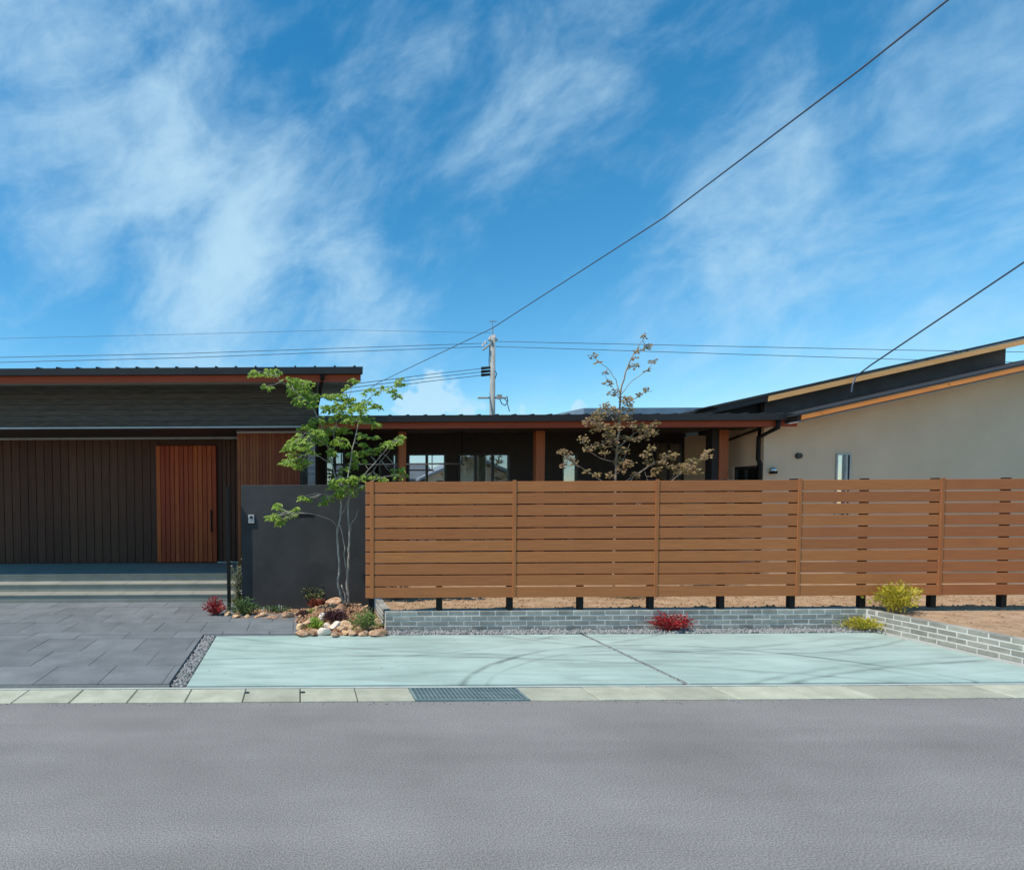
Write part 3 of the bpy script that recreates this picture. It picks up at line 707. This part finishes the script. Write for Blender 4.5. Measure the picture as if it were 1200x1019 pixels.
# side window
w = MB(); w.box(GX+.03,GX+.09,swy0,swy1,swz1-.05,swz1).box(GX+.03,GX+.09,swy0,swy0+.04,1.2,swz1-.05).box(GX+.03,GX+.09,swy1-.04,swy1,1.2,swz1-.05).box(GX+.03,GX+.09,(swy0+swy1)/2+.06,(swy0+swy1)/2+.1,1.2,swz1-.05)
sw = w.build('window', FRAME, gh); MB().box(GX+.055,GX+.06,swy0+.04,swy1-.04,1.2,swz1-.05).build('pane', GLASS2, sw)
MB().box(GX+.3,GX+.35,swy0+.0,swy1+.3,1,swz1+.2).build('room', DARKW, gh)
# front casement: frame, fixed pane, sash standing open
w = MB(); w.box(wx0,wx1,GWY-.02,GWY+.05,wz1-.03,wz1).box(wx0,wx0+.03,GWY-.02,GWY+.05,wz0,wz1-.03).box(wx1-.03,wx1,GWY-.02,GWY+.05,wz0,wz1-.03)
fwin = w.build('window', FRAMEG, gh); MB().box(wx0+.03,wx0+.165,GWY+.01,GWY+.016,wz0,wz1-.03).build('pane', glass('pale_glass',.5,(.5,.6,.6)), fwin)
MB().box(wx0+.165,wx0+.20,GWY-.03,GWY+.03,wz0,wz1-.031).build('sash_rail', FRAMEG, fwin)
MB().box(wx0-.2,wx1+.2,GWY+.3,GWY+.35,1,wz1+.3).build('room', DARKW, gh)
# vent cap and hooded lamp
vx, vz = X(935,534,GWY), Z(935,534,GWY)
MB().tube([(vx,GWY-.05,vz),(vx,GWY,vz)], [.05,.055], 12).build('vent_cap', FRAME, gh)
hx_, hz_ = X(904,551,GWY), Z(904,551,GWY)
hood = MB(); bmh = bmesh.new(); bmesh.ops.create_uvsphere(bmh, u_segments=12, v_segments=8, radius=.06)
hood.bm(bmh, Matrix.Translation((hx_,GWY-.04,hz_)) @ Matrix.Diagonal((1,.8,1.0,1))); vh = hood.build('vent_hood', STEEL, gh, True)
MB().box(hx_-.05,hx_+.05,GWY-.09,GWY-.0,hz_-.062,hz_-.012,.01).build('grille', BLACK, vh)
# downpipes at the junction
dq = X(893,530,GWY-.15)
MB().tube([(dq,VE-.05,vzt-.14),(dq,VE-.05,vzb-.02),(dq,GWY-.06,vzb-.15),(dq,GWY-.06,Z(893,538,GWY)),(dq+.04,GWY-.06,Z(893,543,GWY)),(dq+.04,GWY-.06,.2)], .036, 8).build('downpipe', BLACK, gh, True)
MB().tube([(dq-.03,GWY-.1,Z(890,503,GWY)),(8.44,12.0,Z(857,519,12.0)),(8.44,12.0,.3)], .03, 8).build('downpipe', BLACK, gh, True)
# front (lower) roof: slab over the wall, verge board, grey soffit
def strip(x0, x1, z_at_A, h, y0, y1, name, mat):
    return MB().prism([(x0,z_at_A+sl2*(x0-A.x)-h),(x1,z_at_A+sl2*(x1-A.x)-h),(x1,z_at_A+sl2*(x1-A.x)),(x0,z_at_A+sl2*(x0-A.x))], 'y', y0, y1).build(name, mat, gh)
strip(A.x, xr, A.z+.045, .09, bY, bY+.03, 'verge_board', BARGE)
strip(A.x-.1, xr, A.z+.075, .035, bY-.004, 12.0, 'roof', ROOFM)
strip(A.x-.05, xr, A.z-.06, .02, bY+.031, GWY+.15, 'soffit', SOFFITG)
strip(A.x-.05, xr, A.z+.035, .09, bY+.032, 12.0, 'roof_core', SOFFIT)
# upper gable set back: cladding wall, verge board, roof
uY = 11.6
B = at(901,467,uY); 
def strip2(x0, x1, z_at_B, h, y0, y1, name, mat, par=None):
    return MB().prism([(x0,z_at_B+sl2*(x0-B.x)-h),(x1,z_at_B+sl2*(x1-B.x)-h),(x1,z_at_B+sl2*(x1-B.x)),(x0,z_at_B+sl2*(x0-B.x))], 'y', y0, y1).build(name, mat, par or gh)
xl2 = X(836,482,uY)
strip2(B.x, xr+.8, B.z+.055, .105, uY, uY+.03, 'verge_board', BARGE2)
ur = strip2(xl2, xr+.8, B.z+.10, .035, uY-.004, 17, 'roof', ROOFM)
strip2(xl2+.1, xr+.8, B.z+.06, .10, uY+.031, 17, 'roof_core', SOFFIT)
xx = xl2+.05
while xx < xr:
    link('roof_seam', MB().box(-.1,.1,0,.5,0,.02).mesh('roof_seam'), ROOFM, ur, (xx, uY-.003, B.z+.104+sl2*(xx-.1-B.x)), (0,-math.atan(sl2)*.55,0)); xx += .3
# cladding wall under the upper gable
lx = X(896,480,12.1)
mbw = MB(); mbw.prism([(lx,A.z+.0+sl2*(lx-A.x)-.35),(xr,A.z+sl2*(xr-A.x)-.3),(xr,B.z+sl2*(xr-B.x)-.045),(lx,B.z+sl2*(lx-B.x)-.045)], 'y', 12.1, 12.2)
mbw.build('gable_wall', GABLED, gh)
MB().prism([(xl2+.25,vzt-.2),(lx+.3,vzt-.2),(lx+.3,B.z-.02+sl2*(lx+.3-B.x)),(xl2+.25,B.z-.02+sl2*(xl2+.25-B.x))], 'y', 12.25, 12.4).build('gable_wall', DARKW, gh)
# meter bracket on the gable + service wire loop
sv = at(998,459,11.4)

# ------------------------------------------------------------------ house across the street (seen mirrored in the windows)
opp = thing('opposite_house', 'pale house with grey roof across the street, mirrored in the veranda window', 'house', (9,-13,0))
MB().box(3,15,-18,-13,-.05,3.2).build('wall', CREAM, opp)
MB().prism([(-12.4,2.9),(-15.5,4.1),(-18.6,2.9),(-18.6,3.05),(-15.5,4.25),(-12.4,3.05)], 'x', 2.4, 9).build('roof', TILE, opp)
MB().prism([(7.6,2.9),(11.0,4.35),(14.4,2.9),(14.4,3.05),(11.0,4.52),(7.6,3.05)], 'y', -17, -11.2).build('roof', WHITEP, opp)
MB().prism([(8.2,-.05),(13.8,-.05),(13.8,3.1),(11.0,4.3),(8.2,3.1)], 'y', -13.1, -11.8).build('gable_wall', CREAM, opp)
for xa in (10.2, 12.6): MB().box(xa,xa+1.3,-11.8,-11.75,1.4,2.6).build('window', FRAME, opp)

# ------------------------------------------------------------------ utility pole and wires
PD = 40.0
pb = at(577,483,PD)
pole = thing('utility_pole', 'grey concrete utility pole rising behind the veranda roof', 'utility pole', (pb.x,PD,0))
def PP(px, py, d=PD): return at(px, py, d)
ptop = PP(577.5,393); pz0 = Vector((pb.x,PD,-.1))
MB().tube([pz0, ptop], [.22,.16], 14).build('pole_shaft', CONC, pole, True)
MB().tube([ptop, PP(577,376)], [.05,.02], 6).box(ptop.x-.25,ptop.x+.25,PD-.03,PD+.03,PP(577,377).z,PP(577,377).z+.05).build('ground_wire_rod', FRAMEG, pole)
m_ = MB()
a, b = PP(566,410), PP(583,397)
m_.tube([a, b], .07, 6); m_.tube([PP(572,398),PP(577,398)], .09, 6); m_.build('cross_arm', CONC, pole)
for px, py in ((566,406),(569,403),(574,398),(580,396)):
    q = PP(px,py,PD-.2); MB().tube([q,q+Vector((0,0,.22))], [.08,.06], 8).build('insulator', CERAM, pole)
for i, py in enumerate((430.5,434.5,438.5)):
    MB().tube([PP(564,py+1),PP(575,py)], [.1,.08], 8).build('insulator', BLACK if i else FRAME, pole)
m_ = MB(); m_.tube([PP(560,466),PP(593,466)], .07, 6); m_.build('lower_arm', CONC, pole)
m_ = MB(); pts = [PP(585,466),PP(588,473),PP(592,475),PP(595,470),PP(594,464)]; m_.tube(pts, .035, 5); m_.tube([PP(590,466),PP(594,470),PP(597,482)], .03, 5)
m_.tube([PP(574,402),PP(573,425),PP(574,432)], .03, 5); m_.tube([PP(580,434),PP(582,438),PP(580,444)], .03, 5); m_.build('service_cable', WIRE, pole)
boxobj('junction_box', CONC, pole, PP(584,466).x-.15, PP(584,466).x+.15, PD-.3, PD-.1, PP(584,468).z, PP(584,463).z)
def wire(label, pts, r, group=None, sag=0):
    P = [at(*p) for p in pts]; out = []
    for i in range(len(P)-1):
        for k in range(10):
            t = k/10; q = P[i].lerp(P[i+1], t); q.z -= sag*4*t*(1-t); out.append(q)
    out.append(P[-1]); c = out[0].copy()
    m_ = MB().tube(out, r, 5); o = m_.build('overhead_wire', WIRE, None, True)
    tag(o, label, 'wire', group); return o
wire('thick dark wire climbing steeply across the sky from veranda roof to upper right', [(425,461,24),(443,448.5,23),(576,385,17.5),(778,255,11),(1010,80,7.5),(1300,-150,5.5)], .013)
wire('upper faint wire running left from the top of the pole', [(572,402,40),(220,414,38),(-60,420,36)], .019)
wire('second faint wire just below it running left from the pole', [(568,406,40),(220,419,38),(-60,426,36)], .019)
wire('highest thin wire crossing the clouds above the dark entrance roof', [(576,390,60),(400,386.5,55),(220,391.5,50),(-60,398,48)], .014)
wire('upper of two wires running right from the pole', [(581,400,40),(1052,410,36),(1300,414,34)], .019)
wire('lower of two wires running right from the pole', [(581,406,40),(1052,421,36),(1300,427,34)], .019)
for i, (ya, yb) in enumerate(((430.5,450),(434.5,454),(438.5,459))):
    wire(('top','middle','bottom')[i]+' of three close wires sloping left from the insulators towards the maple', [(566,ya+1,40),(500,ya+8.5,36),(405,yb+1,32),(300,yb+9,28)], .02)
wire('dark service wire dropping to the orange-edged gable of the cream house', [(1300,240,8.0),(1052,406.5,10.5),(1020,428,11.2),(1003,441,11.55),(999,451,11.5),(998,460,11.5)], .014)
q = at(1052,420,30); 

# ------------------------------------------------------------------ planting bed with rocks
MB().prism([(BED_X0,PAD_Y1+.004),(BX0-.003,PAD_Y1+.004),(BX0-.003,GY-.002),(-.98,GY-.002),(-.98,8.42),(BED_X0,8.34)], 'z', -.2, .04).build('bed_soil', BEDSOIL, kind='structure')
# mound rising towards the tree
bmm = bmesh.new(); bmesh.ops.create_uvsphere(bmm, u_segments=24, v_segments=12, radius=1)
mm = MB(); mm.bm(bmm, Matrix.Translation((.62,8.62,.02)) @ Matrix.Diagonal((.56,.62,.17,1))); mm.build('bed_mound', BEDSOIL, None, True, 'structure')
pebbles('rock_chips', CHIP, BED_X0+.02, BX0-.03, PAD_Y1+.03, GY-.05, 'mound', 1500, .008, .026, .010)
pebbles('rock_chips', CHIP, -.96, -.02, 8.45, GY-.05, .045, 420, .008, .02, .006)
def rock_mesh(seed, sub=3):
    r_ = random.Random(seed); bm = bmesh.new(); bmesh.ops.create_icosphere(bm, subdivisions=sub, radius=1)
    planes = [(Vector((r_.gauss(0,1),r_.gauss(0,1),r_.gauss(0,1))).normalized(), r_.uniform(.42,.82)) for _ in range(12)]
    for v in bm.verts:
        for n, d in planes:
            t = v.co.dot(n)
            if t > d: v.co -= n*(t-d)*.92
        v.co *= 1+r_.uniform(-.02,.02)
    me = bpy.data.meshes.new('rock'); bm.to_mesh(me); bm.free(); return me
ROCKS = [rock_mesh(s) for s in range(6)]
ROCKSW = [m.copy() for m in ROCKS]
for m in ROCKS: m.materials.append(ROCK)
for m in ROCKSW: m.materials.append(ROCKW)
def rock(px, py, w, h, lab=None, white=False, y=None):
    """px,py = centre in the photo, w,h in photo pixels; lies on the bed"""
    z = .07
    for _ in range(4):
        d = RM @ Vector(((px-PPX)/F_PX, -(py-PPY)/F_PX, -1.0)); t = (z-EYE.z)/d.z; p = EYE+d*t; z = moundz(p.x,p.y)+h*p.y/700*.32
    s = p.y/700
    src = (ROCKSW if white else ROCKS)[rng.randrange(6)]
    o = bpy.data.objects.new('rock', src); C.objects.link(o); o.location = (p.x, p.y, z)
    o.scale = (w*s*.64, w*s*.56, h*s*.66); o.rotation_euler = (0,0,rng.uniform(-.5,.5))
    o.rotation_euler = (rng.uniform(-.15,.15), rng.uniform(-.25,.25), rng.uniform(0,.5))
    if lab: tag(o, lab, 'rock')
    else: tag(o, 'orange-brown rock among the other small rocks of the planting bed', 'rock', 'small rocks in the planting bed')
rock(381,717,13,9,'white rounded rock above the purple leaves in the planting bed', True)
rock(392,734,15,11,'cream angular rock at the middle front of the planting bed', True)
rock(381,740,15,9,'pale pointed rock lying along the front edge of the bed', True)
rock(393,743,11,6,'small tan rock at the very front edge below the cream rock')
rock(404,733,16,10,'broad rusty rock right of the cream rock')
rock(393,711,22,9,'wide orange rock left of the maple foot')
rock(418,709,14,9,'orange rock right behind the maple foot')
rock(427,706,8,7,'rusty rock leaning near the first fence post')
rock(354,735,12,10,'yellowish rock at the left front corner of the bed')
rock(356,742,16,6,'flat reddish rock on the front left edge of the bed')
rock(444,741,20,8,'flat rusty rock at the right front corner of the bed')
rock(438,722,10,10,'tan rock below the black fence post')
rock(364,727,8,6,'small buff rock left of the white rock',True)
rock(383,729,8,7,'small tan rock between the lime plant and cream rock',True)
for px,py,w,h in ((400,714,14,8),(385,706,14,8),(372,722,12,8),(388,722,12,7),(432,713,14,9),(441,713,9,7),(422,726,12,9),(440,729,12,9),(360,730,13,9),(374,733,12,8),(402,727,12,8),(366,745-3,10,6),(350,741,9,7),(425,736,12,7),(398,705,10,6),(369,740,9,6),(413,741,13,7),(426,742,10,6),(417,733,10,7),(410,722,11,8),(424,716,9,8),(437,735,9,6),(352,722,8,6),(399,724,9,6),(372,712,8,5),(432,730,8,6),(349,728,6,6),(448,733,8,7),(405,741,9,6)): rock(px,py,w,h)
for px,py,w,h,l in ((267,719,10,8,'rounded orange rock touching the red shrub'),(278,722,13,5,'flat tan rock in front of the variegated shrub'),(304,721,16,5,'long flat tan rock of the edging row'),(320,723,16,4,'low thin rock under the white flowers'),(338,721,14,8,'large ribbed orange rock of the edging row'),(348,719,9,7,'small orange rock at the end of the edging row'),(261,712,8,8,'pinkish rock half covered by the red shrub'),(290,722,9,4,'small low rock beside the dark green shrub')): rock(px,py,w,h,l)

# ------------------------------------------------------------------ shrubs
def gp_(px, py, z):
    d = RM @ Vector(((px-PPX)/F_PX, -(py-PPY)/F_PX, -1.0)); return EYE+d*((z-EYE.z)/d.z)
def S(name, label, px, pyb, w, h, mat, n, ls, z=.04, **k):
    p = gp_(px, pyb, z); s = p.y/700
    return shrub(name, label, k.pop('cat','shrub'), (p.x,p.y,z), w*s/2, k.pop('ry', w*s/2*.8), h*s, mat, n, ls, **k)
S('red_shrub','crimson low shrub at the foot of the entrance steps',252,721,27,21,RED,900,.035,stems=30)
S('red_shrub','bright red bush on the gravel against the middle of the brick planter',783.5,739,52,21,RED,1500,.036,z=.03,stems=50,ry=.15)
S('yellow_shrub','yellow-green bush on gravel in the corner of the brick planter',1010,739,38,17,YEL,900,.036,z=.03,stems=40,ry=.16,upright=.8)
p = at(1050,714,7.55)
shrub('yellow_shrub','tall yellow-green bush inside the planter at its forward corner','shrub',(7.72,7.66,.245),.30,.25,.42,YEL,1400,.05,stems=40,upright=.8)
S('variegated_climber','slender cream-and-green climber rising beside the black post',278,712,15,50,VARI,650,.045,stems=14,ry=.1,shape=.25)
S('dark_green_shrub','rounded dark green shrub at the left foot of the charcoal wall',286,721,34,20,GRN,1100,.04,stems=30)
S('yellowish_grass','spiky yellow-green clump in front of the slim black post',282,712,22,14,OLV,260,.09,stems=14,blade=True,wid=.14,cat='plant')
S('flowering_groundcover','low green groundcover with tiny white flowers by the charcoal wall',322,717,40,8,GRN,700,.028,stems=30,ry=.12,cat='plant')
for px, py in ((309,711),(312,713),(315,710),(327,708),(308,714)):
    pass
p = gp_(318,718,.04)
fl = thing('white_flowers', 'tiny white blossoms held above the groundcover', 'flowers', (p.x,p.y,.04))
fm = MB()
for px, py in ((309,711.5),(312.5,713.5),(315.5,710.5),(327,708),(307.5,714),(318,712.5),(330,710)):
    c = at(px,py,p.y)
    fm.tube([(c.x,c.y,.04),(c.x,c.y,c.z)], .002, 3)
    for k in range(5): leaf(fm, c, Vector((math.cos(k*1.257),-.5,math.sin(k*1.257))), .013, .8)
fm.build('blossom', PETAL, fl)
S('mixed_shrub','olive shrub with reddish lower leaves against the charcoal wall',367,711,32,24,OLV,700,.05,z=.06,stems=22)
S('purple_shrub','dark red-purple tuft below the olive shrub',372,714,20,14,leafm('rust_leaf',(.14,.02,.012),(.36,.07,.03),.25,25),380,.04,z=.07,stems=14,cat='plant')
S('purple_shrub','blackish purple spreading plant behind the cream rock',393,728,32,14,PURP,650,.045,z=.09,stems=26,cat='plant')
S('purple_shrub','small dark purple tuft on the left of the bed',356,723,14,10,PURP,220,.035,z=.05,stems=10,cat='plant')
S('purple_shrub','small dark purple tuft right of the maple foot',412,724,10,10,PURP,160,.035,z=.08,stems=8,cat='plant')
S('lime_plant','lime green rosette at the left front of the bed',369,738,20,13,LIME,380,.045,z=.05,stems=16,cat='plant')
S('lime_plant','small lime plant above the left rocks',365,722,12,10,LIME,180,.04,z=.06,stems=10,cat='plant')
S('feathery_plant','feathery green plant spilling over the right of the bed',428,739,30,26,leafm('feather_leaf',(.16,.24,.05),(.36,.44,.14),.35,22),620,.06,z=.06,stems=26,wid=.2,cat='plant')
p = gp_(462,706,.25)
shrub('purple_shrub','dark burgundy shrub on the sand behind the fence foot','shrub',(X(463,704,9.0),8.95,.245),.22,.2,.26,PURP,500,.045,stems=20)
shrub('green_shrub','olive shrub on the sand just right of the burgundy one','shrub',(X(476,704,9.1),9.15,.245),.18,.2,.2,OLV,300,.04,stems=14)
shrub('dry_grass_clump','flat patch of dry grass on the sand around the olive tree','grass clump',(X(724,700,9.2),8.95,.245),.55,.3,.09,DRY,1400,.06,stems=60,blade=True,wid=.1)

# clods and small stones lying on the yard soil
pebbles('soil_clods', SOIL, 1.3, 11.5, BR_Y+.17, 9.6, .247, 2600, .006, .022, .004)
pebbles('soil_clods', SOIL, 7.6, 10.8, RY0+.15, BR_Y+.1, .247, 700, .005, .018, .004)
# fallen leaves and grit lying about
lm = MB()
for _ in range(230):
    k = rng.random()
    if k < .45: p = Vector((rng.uniform(-1.0,3.2), rng.uniform(5.55,7.45), PAD_Z+.003))
    elif k < .75: p = Vector((rng.uniform(1.2,7.2), rng.uniform(7.52,7.72), .055))
    else: p = Vector((rng.uniform(-4,8), ROAD_Y-abs(rng.gauss(0,.12))-.01, .004))
    leaf(lm, p, Vector((rng.uniform(-1,1),rng.uniform(-1,1),.05)), rng.uniform(.008,.024), .5, Vector((0,0,1)))
link('leaf_litter', lm.rawmesh('leaf_litter'), DRY, None, (0,0,0), None, 'stuff')
pebbles('grit', GRAVEL, -6, 9, ROAD_Y-.07, ROAD_Y-.005, .003, 420, .003, .008, .001)

# ------------------------------------------------------------------ trees
def tree(name, label, limbs, clusters, Y, lmat, bmat, lsz, dens, jit, nl=5, droop=.5, wid=.42, flat=1.0):
    """limbs: (points in photo px, radii); clusters (px,py,half-width px,half-height px)"""
    base = at(*limbs[0][0][0], Y); t = thing(name, label, 'tree', tuple(base))
    tr = MB(); tw = MB(); joints_ = []
    s = Y/700
    for pts, rad, dy in limbs:
        P = []
        for i, q in enumerate(pts):
            f = i/max(1,len(pts)-1); P.append(at(q[0],q[1],Y+dy*f+.0)); 
        # smooth
        PP_ = [P[0]]
        for i in range(len(P)-1):
            for k in (1,2,3):
                f = k/3; q = P[i].lerp(P[i+1], f); 
                if k < 3: q += rv(.008)
                PP_.append(q)
        n = len(PP_); tr.tube(PP_, [(rad[0]+(rad[1]-rad[0])*i/(n-1))*.68 for i in range(n)], 7)
        joints_ += PP_[2:]
    lf = MB()
    for cx, cy, hw, hh in clusters:
        dy = rng.uniform(-jit, jit)*min(1, hw/12)
        near = min(joints_, key=lambda q: (q-at(cx,cy,Y)).length)
        c = at(cx,cy,near.y*.5+(Y+dy)*.5)
        # twig to the cluster
        mid = near.lerp(c,.5)+Vector((0,0,-.02)); tw.tube([near, mid, c], [.006,.004,.002], 4)
        n = max(4, int(dens*hw*hh/30))
        for _ in range(n):
            while True:
                u = Vector((rng.uniform(-1,1), rng.uniform(-1,1), rng.uniform(-1,1)))
                if u.length < 1: break
            p = c+Vector((u.x*hw*s*1.0, u.y*hw*s*.8, u.z*hh*s*.9-abs(u.x)*hh*s*.3))
            if rng.random() < .35: tw.tube([c.lerp(p,.1), c.lerp(p,.6)+Vector((0,0,.01)), p], [.003,.002,.0015], 3)
            spray(lf, p, lsz*rng.uniform(.7,1.15), nl, droop, wid, flat)
    tr.build('trunk', bmat, t, True); tw.build('twigs', bmat, t, True, 'stuff')
    link('crown', lf.rawmesh('crown'), lmat, t); return t
limbs = [
 ([(405,709),(399,697),(396,684),(397.5,665),(396,640),(395.5,620),(399,606),(400,590),(396,577),(394,563),(389,543),(384,522),(379,503)], (.028,.010), .15),
 ([(409,709),(407,690),(407,672),(409,650),(409.5,630),(408,600),(409,575),(408,556),(413,525),(419,500),(424,480),(428,470)], (.030,.007), -.1),
 ([(406,666),(403,650),(404,640),(401,625),(398,614)], (.014,.011), 0),
 ([(410,624),(412,612),(417,606),(419.5,598)], (.010,.006), -.1),
 ([(399,604),(405,595),(411,580),(420,572),(436,563),(450,558),(464,556)], (.010,.004), -.3),
 ([(412,575),(432,550),(445,535),(457,521),(466,515)], (.012,.004), -.3),
 ([(414,570),(437,552),(452,533),(462,520)], (.009,.004), -.1),
 ([(389,543),(391,530),(391,505),(398,485),(408,472)], (.012,.005), .1),
 ([(384,522),(372,515),(358,507),(348,515)], (.009,.004), -.3),
 ([(379,503),(368,480),(356,466),(345,458),(334,450),(322,440)], (.010,.003), -.4),
 ([(428,470),(437,463),(452,457),(462,452),(469,446)], (.007,.003), -.2),
 ([(396,618),(388,609),(372,603),(356,601),(340,600),(326,600)], (.006,.002), -.5),
 ([(396,577),(385,580),(372,578),(357,581)], (.006,.002), -.4),
 ([(405,709),(404,695),(400,685)], (.02,.012), -.05),
 ([(389,543),(375,535),(360,532),(350,535)], (.008,.003), -.3),
]
cl = [(308,436,19,4),(322,434,10,4),(312,452,7,3),(341,445,12,6),(355,449,14,7),(346,457,12,6),(360,461,16,7),(350,468,10,6),(366,472,14,5),(413,446,7,5),(405,452,5,3),
 (386,463,10,5),(400,464,13,5),(411,471,16,8),(395,476,13,7),(420,480,13,7),(383,477,8,5),(402,485,14,6),(435,458,11,4),(428,472,13,5),(441,474,8,4),(469,446,7,7),(455,455,8,4),(463,462,7,4),(446,452,4,3),
 (430,490,11,5),(441,496,6,4),(413,491,13,5),(377,491,15,5),(360,499,12,6),(386,502,15,7),(370,506,14,6),(350,511,8,5),(404,503,10,5),(352,520,16,8),(376,514,15,7),(398,516,12,6),(343,518,10,5),(336,524,8,4),(345,533,12,6),(338,540,9,5),(355,540,10,6),(348,546,8,3),(368,528,9,5),(390,528,8,5),
 (462,516,13,5),(452,521,12,4),(471,511,6,4),(438,512,8,3),(423,510,8,4),(431,528,10,5),(424,520,7,4),(443,526,6,3),(416,541,6,8),(405,548,7,4),(427,540,5,4),(413,530,7,5),
 (400,563,16,6),(415,560,15,5),(433,557,15,4),(446,560,8,3),(392,569,10,5),(470,550,8,6),(461,556,7,4),(475,557,5,4),(460,548,4,3),
 (405,575,14,6),(417,569,12,5),(396,578,8,5),(383,584,8,6),(378,588,5,4),(355,582,9,4),(362,584,4,3),(346,596,7,4),(341,602,5,4),(325,592,7,4),(323,603,10,5),(333,607,7,4),(327,611,5,4),(315,606,5,4),(331,597,6,3)]
tree('maple_tree', 'slender multi-stemmed tree with fresh green leaves in front of the charcoal wall', limbs, cl, 8.6, LEAF, BARK, .070, 11.5, .35, droop=.7, wid=.44, flat=.7)
TY = 9.5
limbs2 = [
 ([(718,712),(720,640),(721,560),(723,530),(726,492),(727,460),(733,436),(741,418),(748,407),(755,394)], (.035,.006), 0),
 ([(727,462),(722,445),(712,431),(700,422),(695,416)], (.010,.003), .1),
 ([(727,470),(720,457),(711,444),(708,437)], (.008,.003), -.2),
 ([(728,462),(741,446),(758,434),(766,425),(769,420)], (.009,.003), -.2),
 ([(726,475),(743,467),(757,458)], (.008,.003), .2),
 ([(724,522),(714,510),(703,498),(692,492)], (.012,.004), -.2),
 ([(724,524),(738,512),(752,502),(766,497)], (.012,.004), .2),
 ([(724,500),(716,488),(706,478)], (.009,.003), .2),
 ([(720,541),(704,537),(692,530),(682,518)], (.010,.003), -.1),
 ([(722,575),(700,560),(680,547),(664,535),(658,528)], (.012,.004), -.3),
 ([(726,580),(745,556),(762,545),(778,538),(790,533)], (.013,.004), .1),
 ([(724,575),(738,560),(752,552),(768,540)], (.010,.003), -.2),
 ([(735,600),(780,570),(797,555),(812,545),(826,533),(832,527)], (.014,.003), -.2),
 ([(786,566),(790,552),(789,544)], (.007,.003), -.2),
 ([(724,550),(732,535),(738,520)], (.009,.003), -.2),
 ([(735,600),(765,575),(757,558),(753,548)], (.008,.003), .1),
]
cl2 = [(755,393,4,4),(758,406,6,5),(748,411,5,4),(744,420,3,3),(695,417,5,4),(700,424,4,3),(765,423,4,5),(742,429,6,4),(760,433,4,3),(708,437,4,3),(713,448,6,5),(720,459,7,5),(733,469,9,8),(738,478,8,7),(757,457,5,4),(749,463,5,3),
 (710,476,9,6),(702,485,10,7),(693,494,11,7),(706,498,10,8),(714,507,9,7),(718,517,8,7),(728,527,10,6),(698,503,7,5),(727,490,7,7),(736,488,6,5),(741,497,6,5),(752,501,10,7),(762,506,11,6),(767,496,6,5),(744,514,7,5),(755,512,7,4),
 (684,514,6,6),(690,524,7,6),(703,521,6,6),(709,530,6,4),(724,540,7,5),(735,543,10,6),(728,551,6,5),(757,533,7,5),(763,524,6,5),(760,541,8,5),(784,534,11,6),(775,541,7,4),(769,549,5,4),(805,547,11,8),(812,541,8,6),(799,552,8,5),(817,551,6,5),(830,530,8,5),(826,536,6,4),
 (660,529,8,5),(666,537,7,5),(674,542,5,4),(661,545,5,4),(699,556,6,4),(688,551,5,4),(766,555,5,4),(714,556,6,5),(744,556,6,5),(724,500,6,6),(720,480,6,6),(787,546,5,5),(733,513,6,5)]
tree('olive_tree', 'thin tree with sparse buff and olive leaves standing behind the fence', limbs2, cl2, TY, LEAF_T, BARK2, .040, 24, .3, 3, -.1, .7, flat=.1)
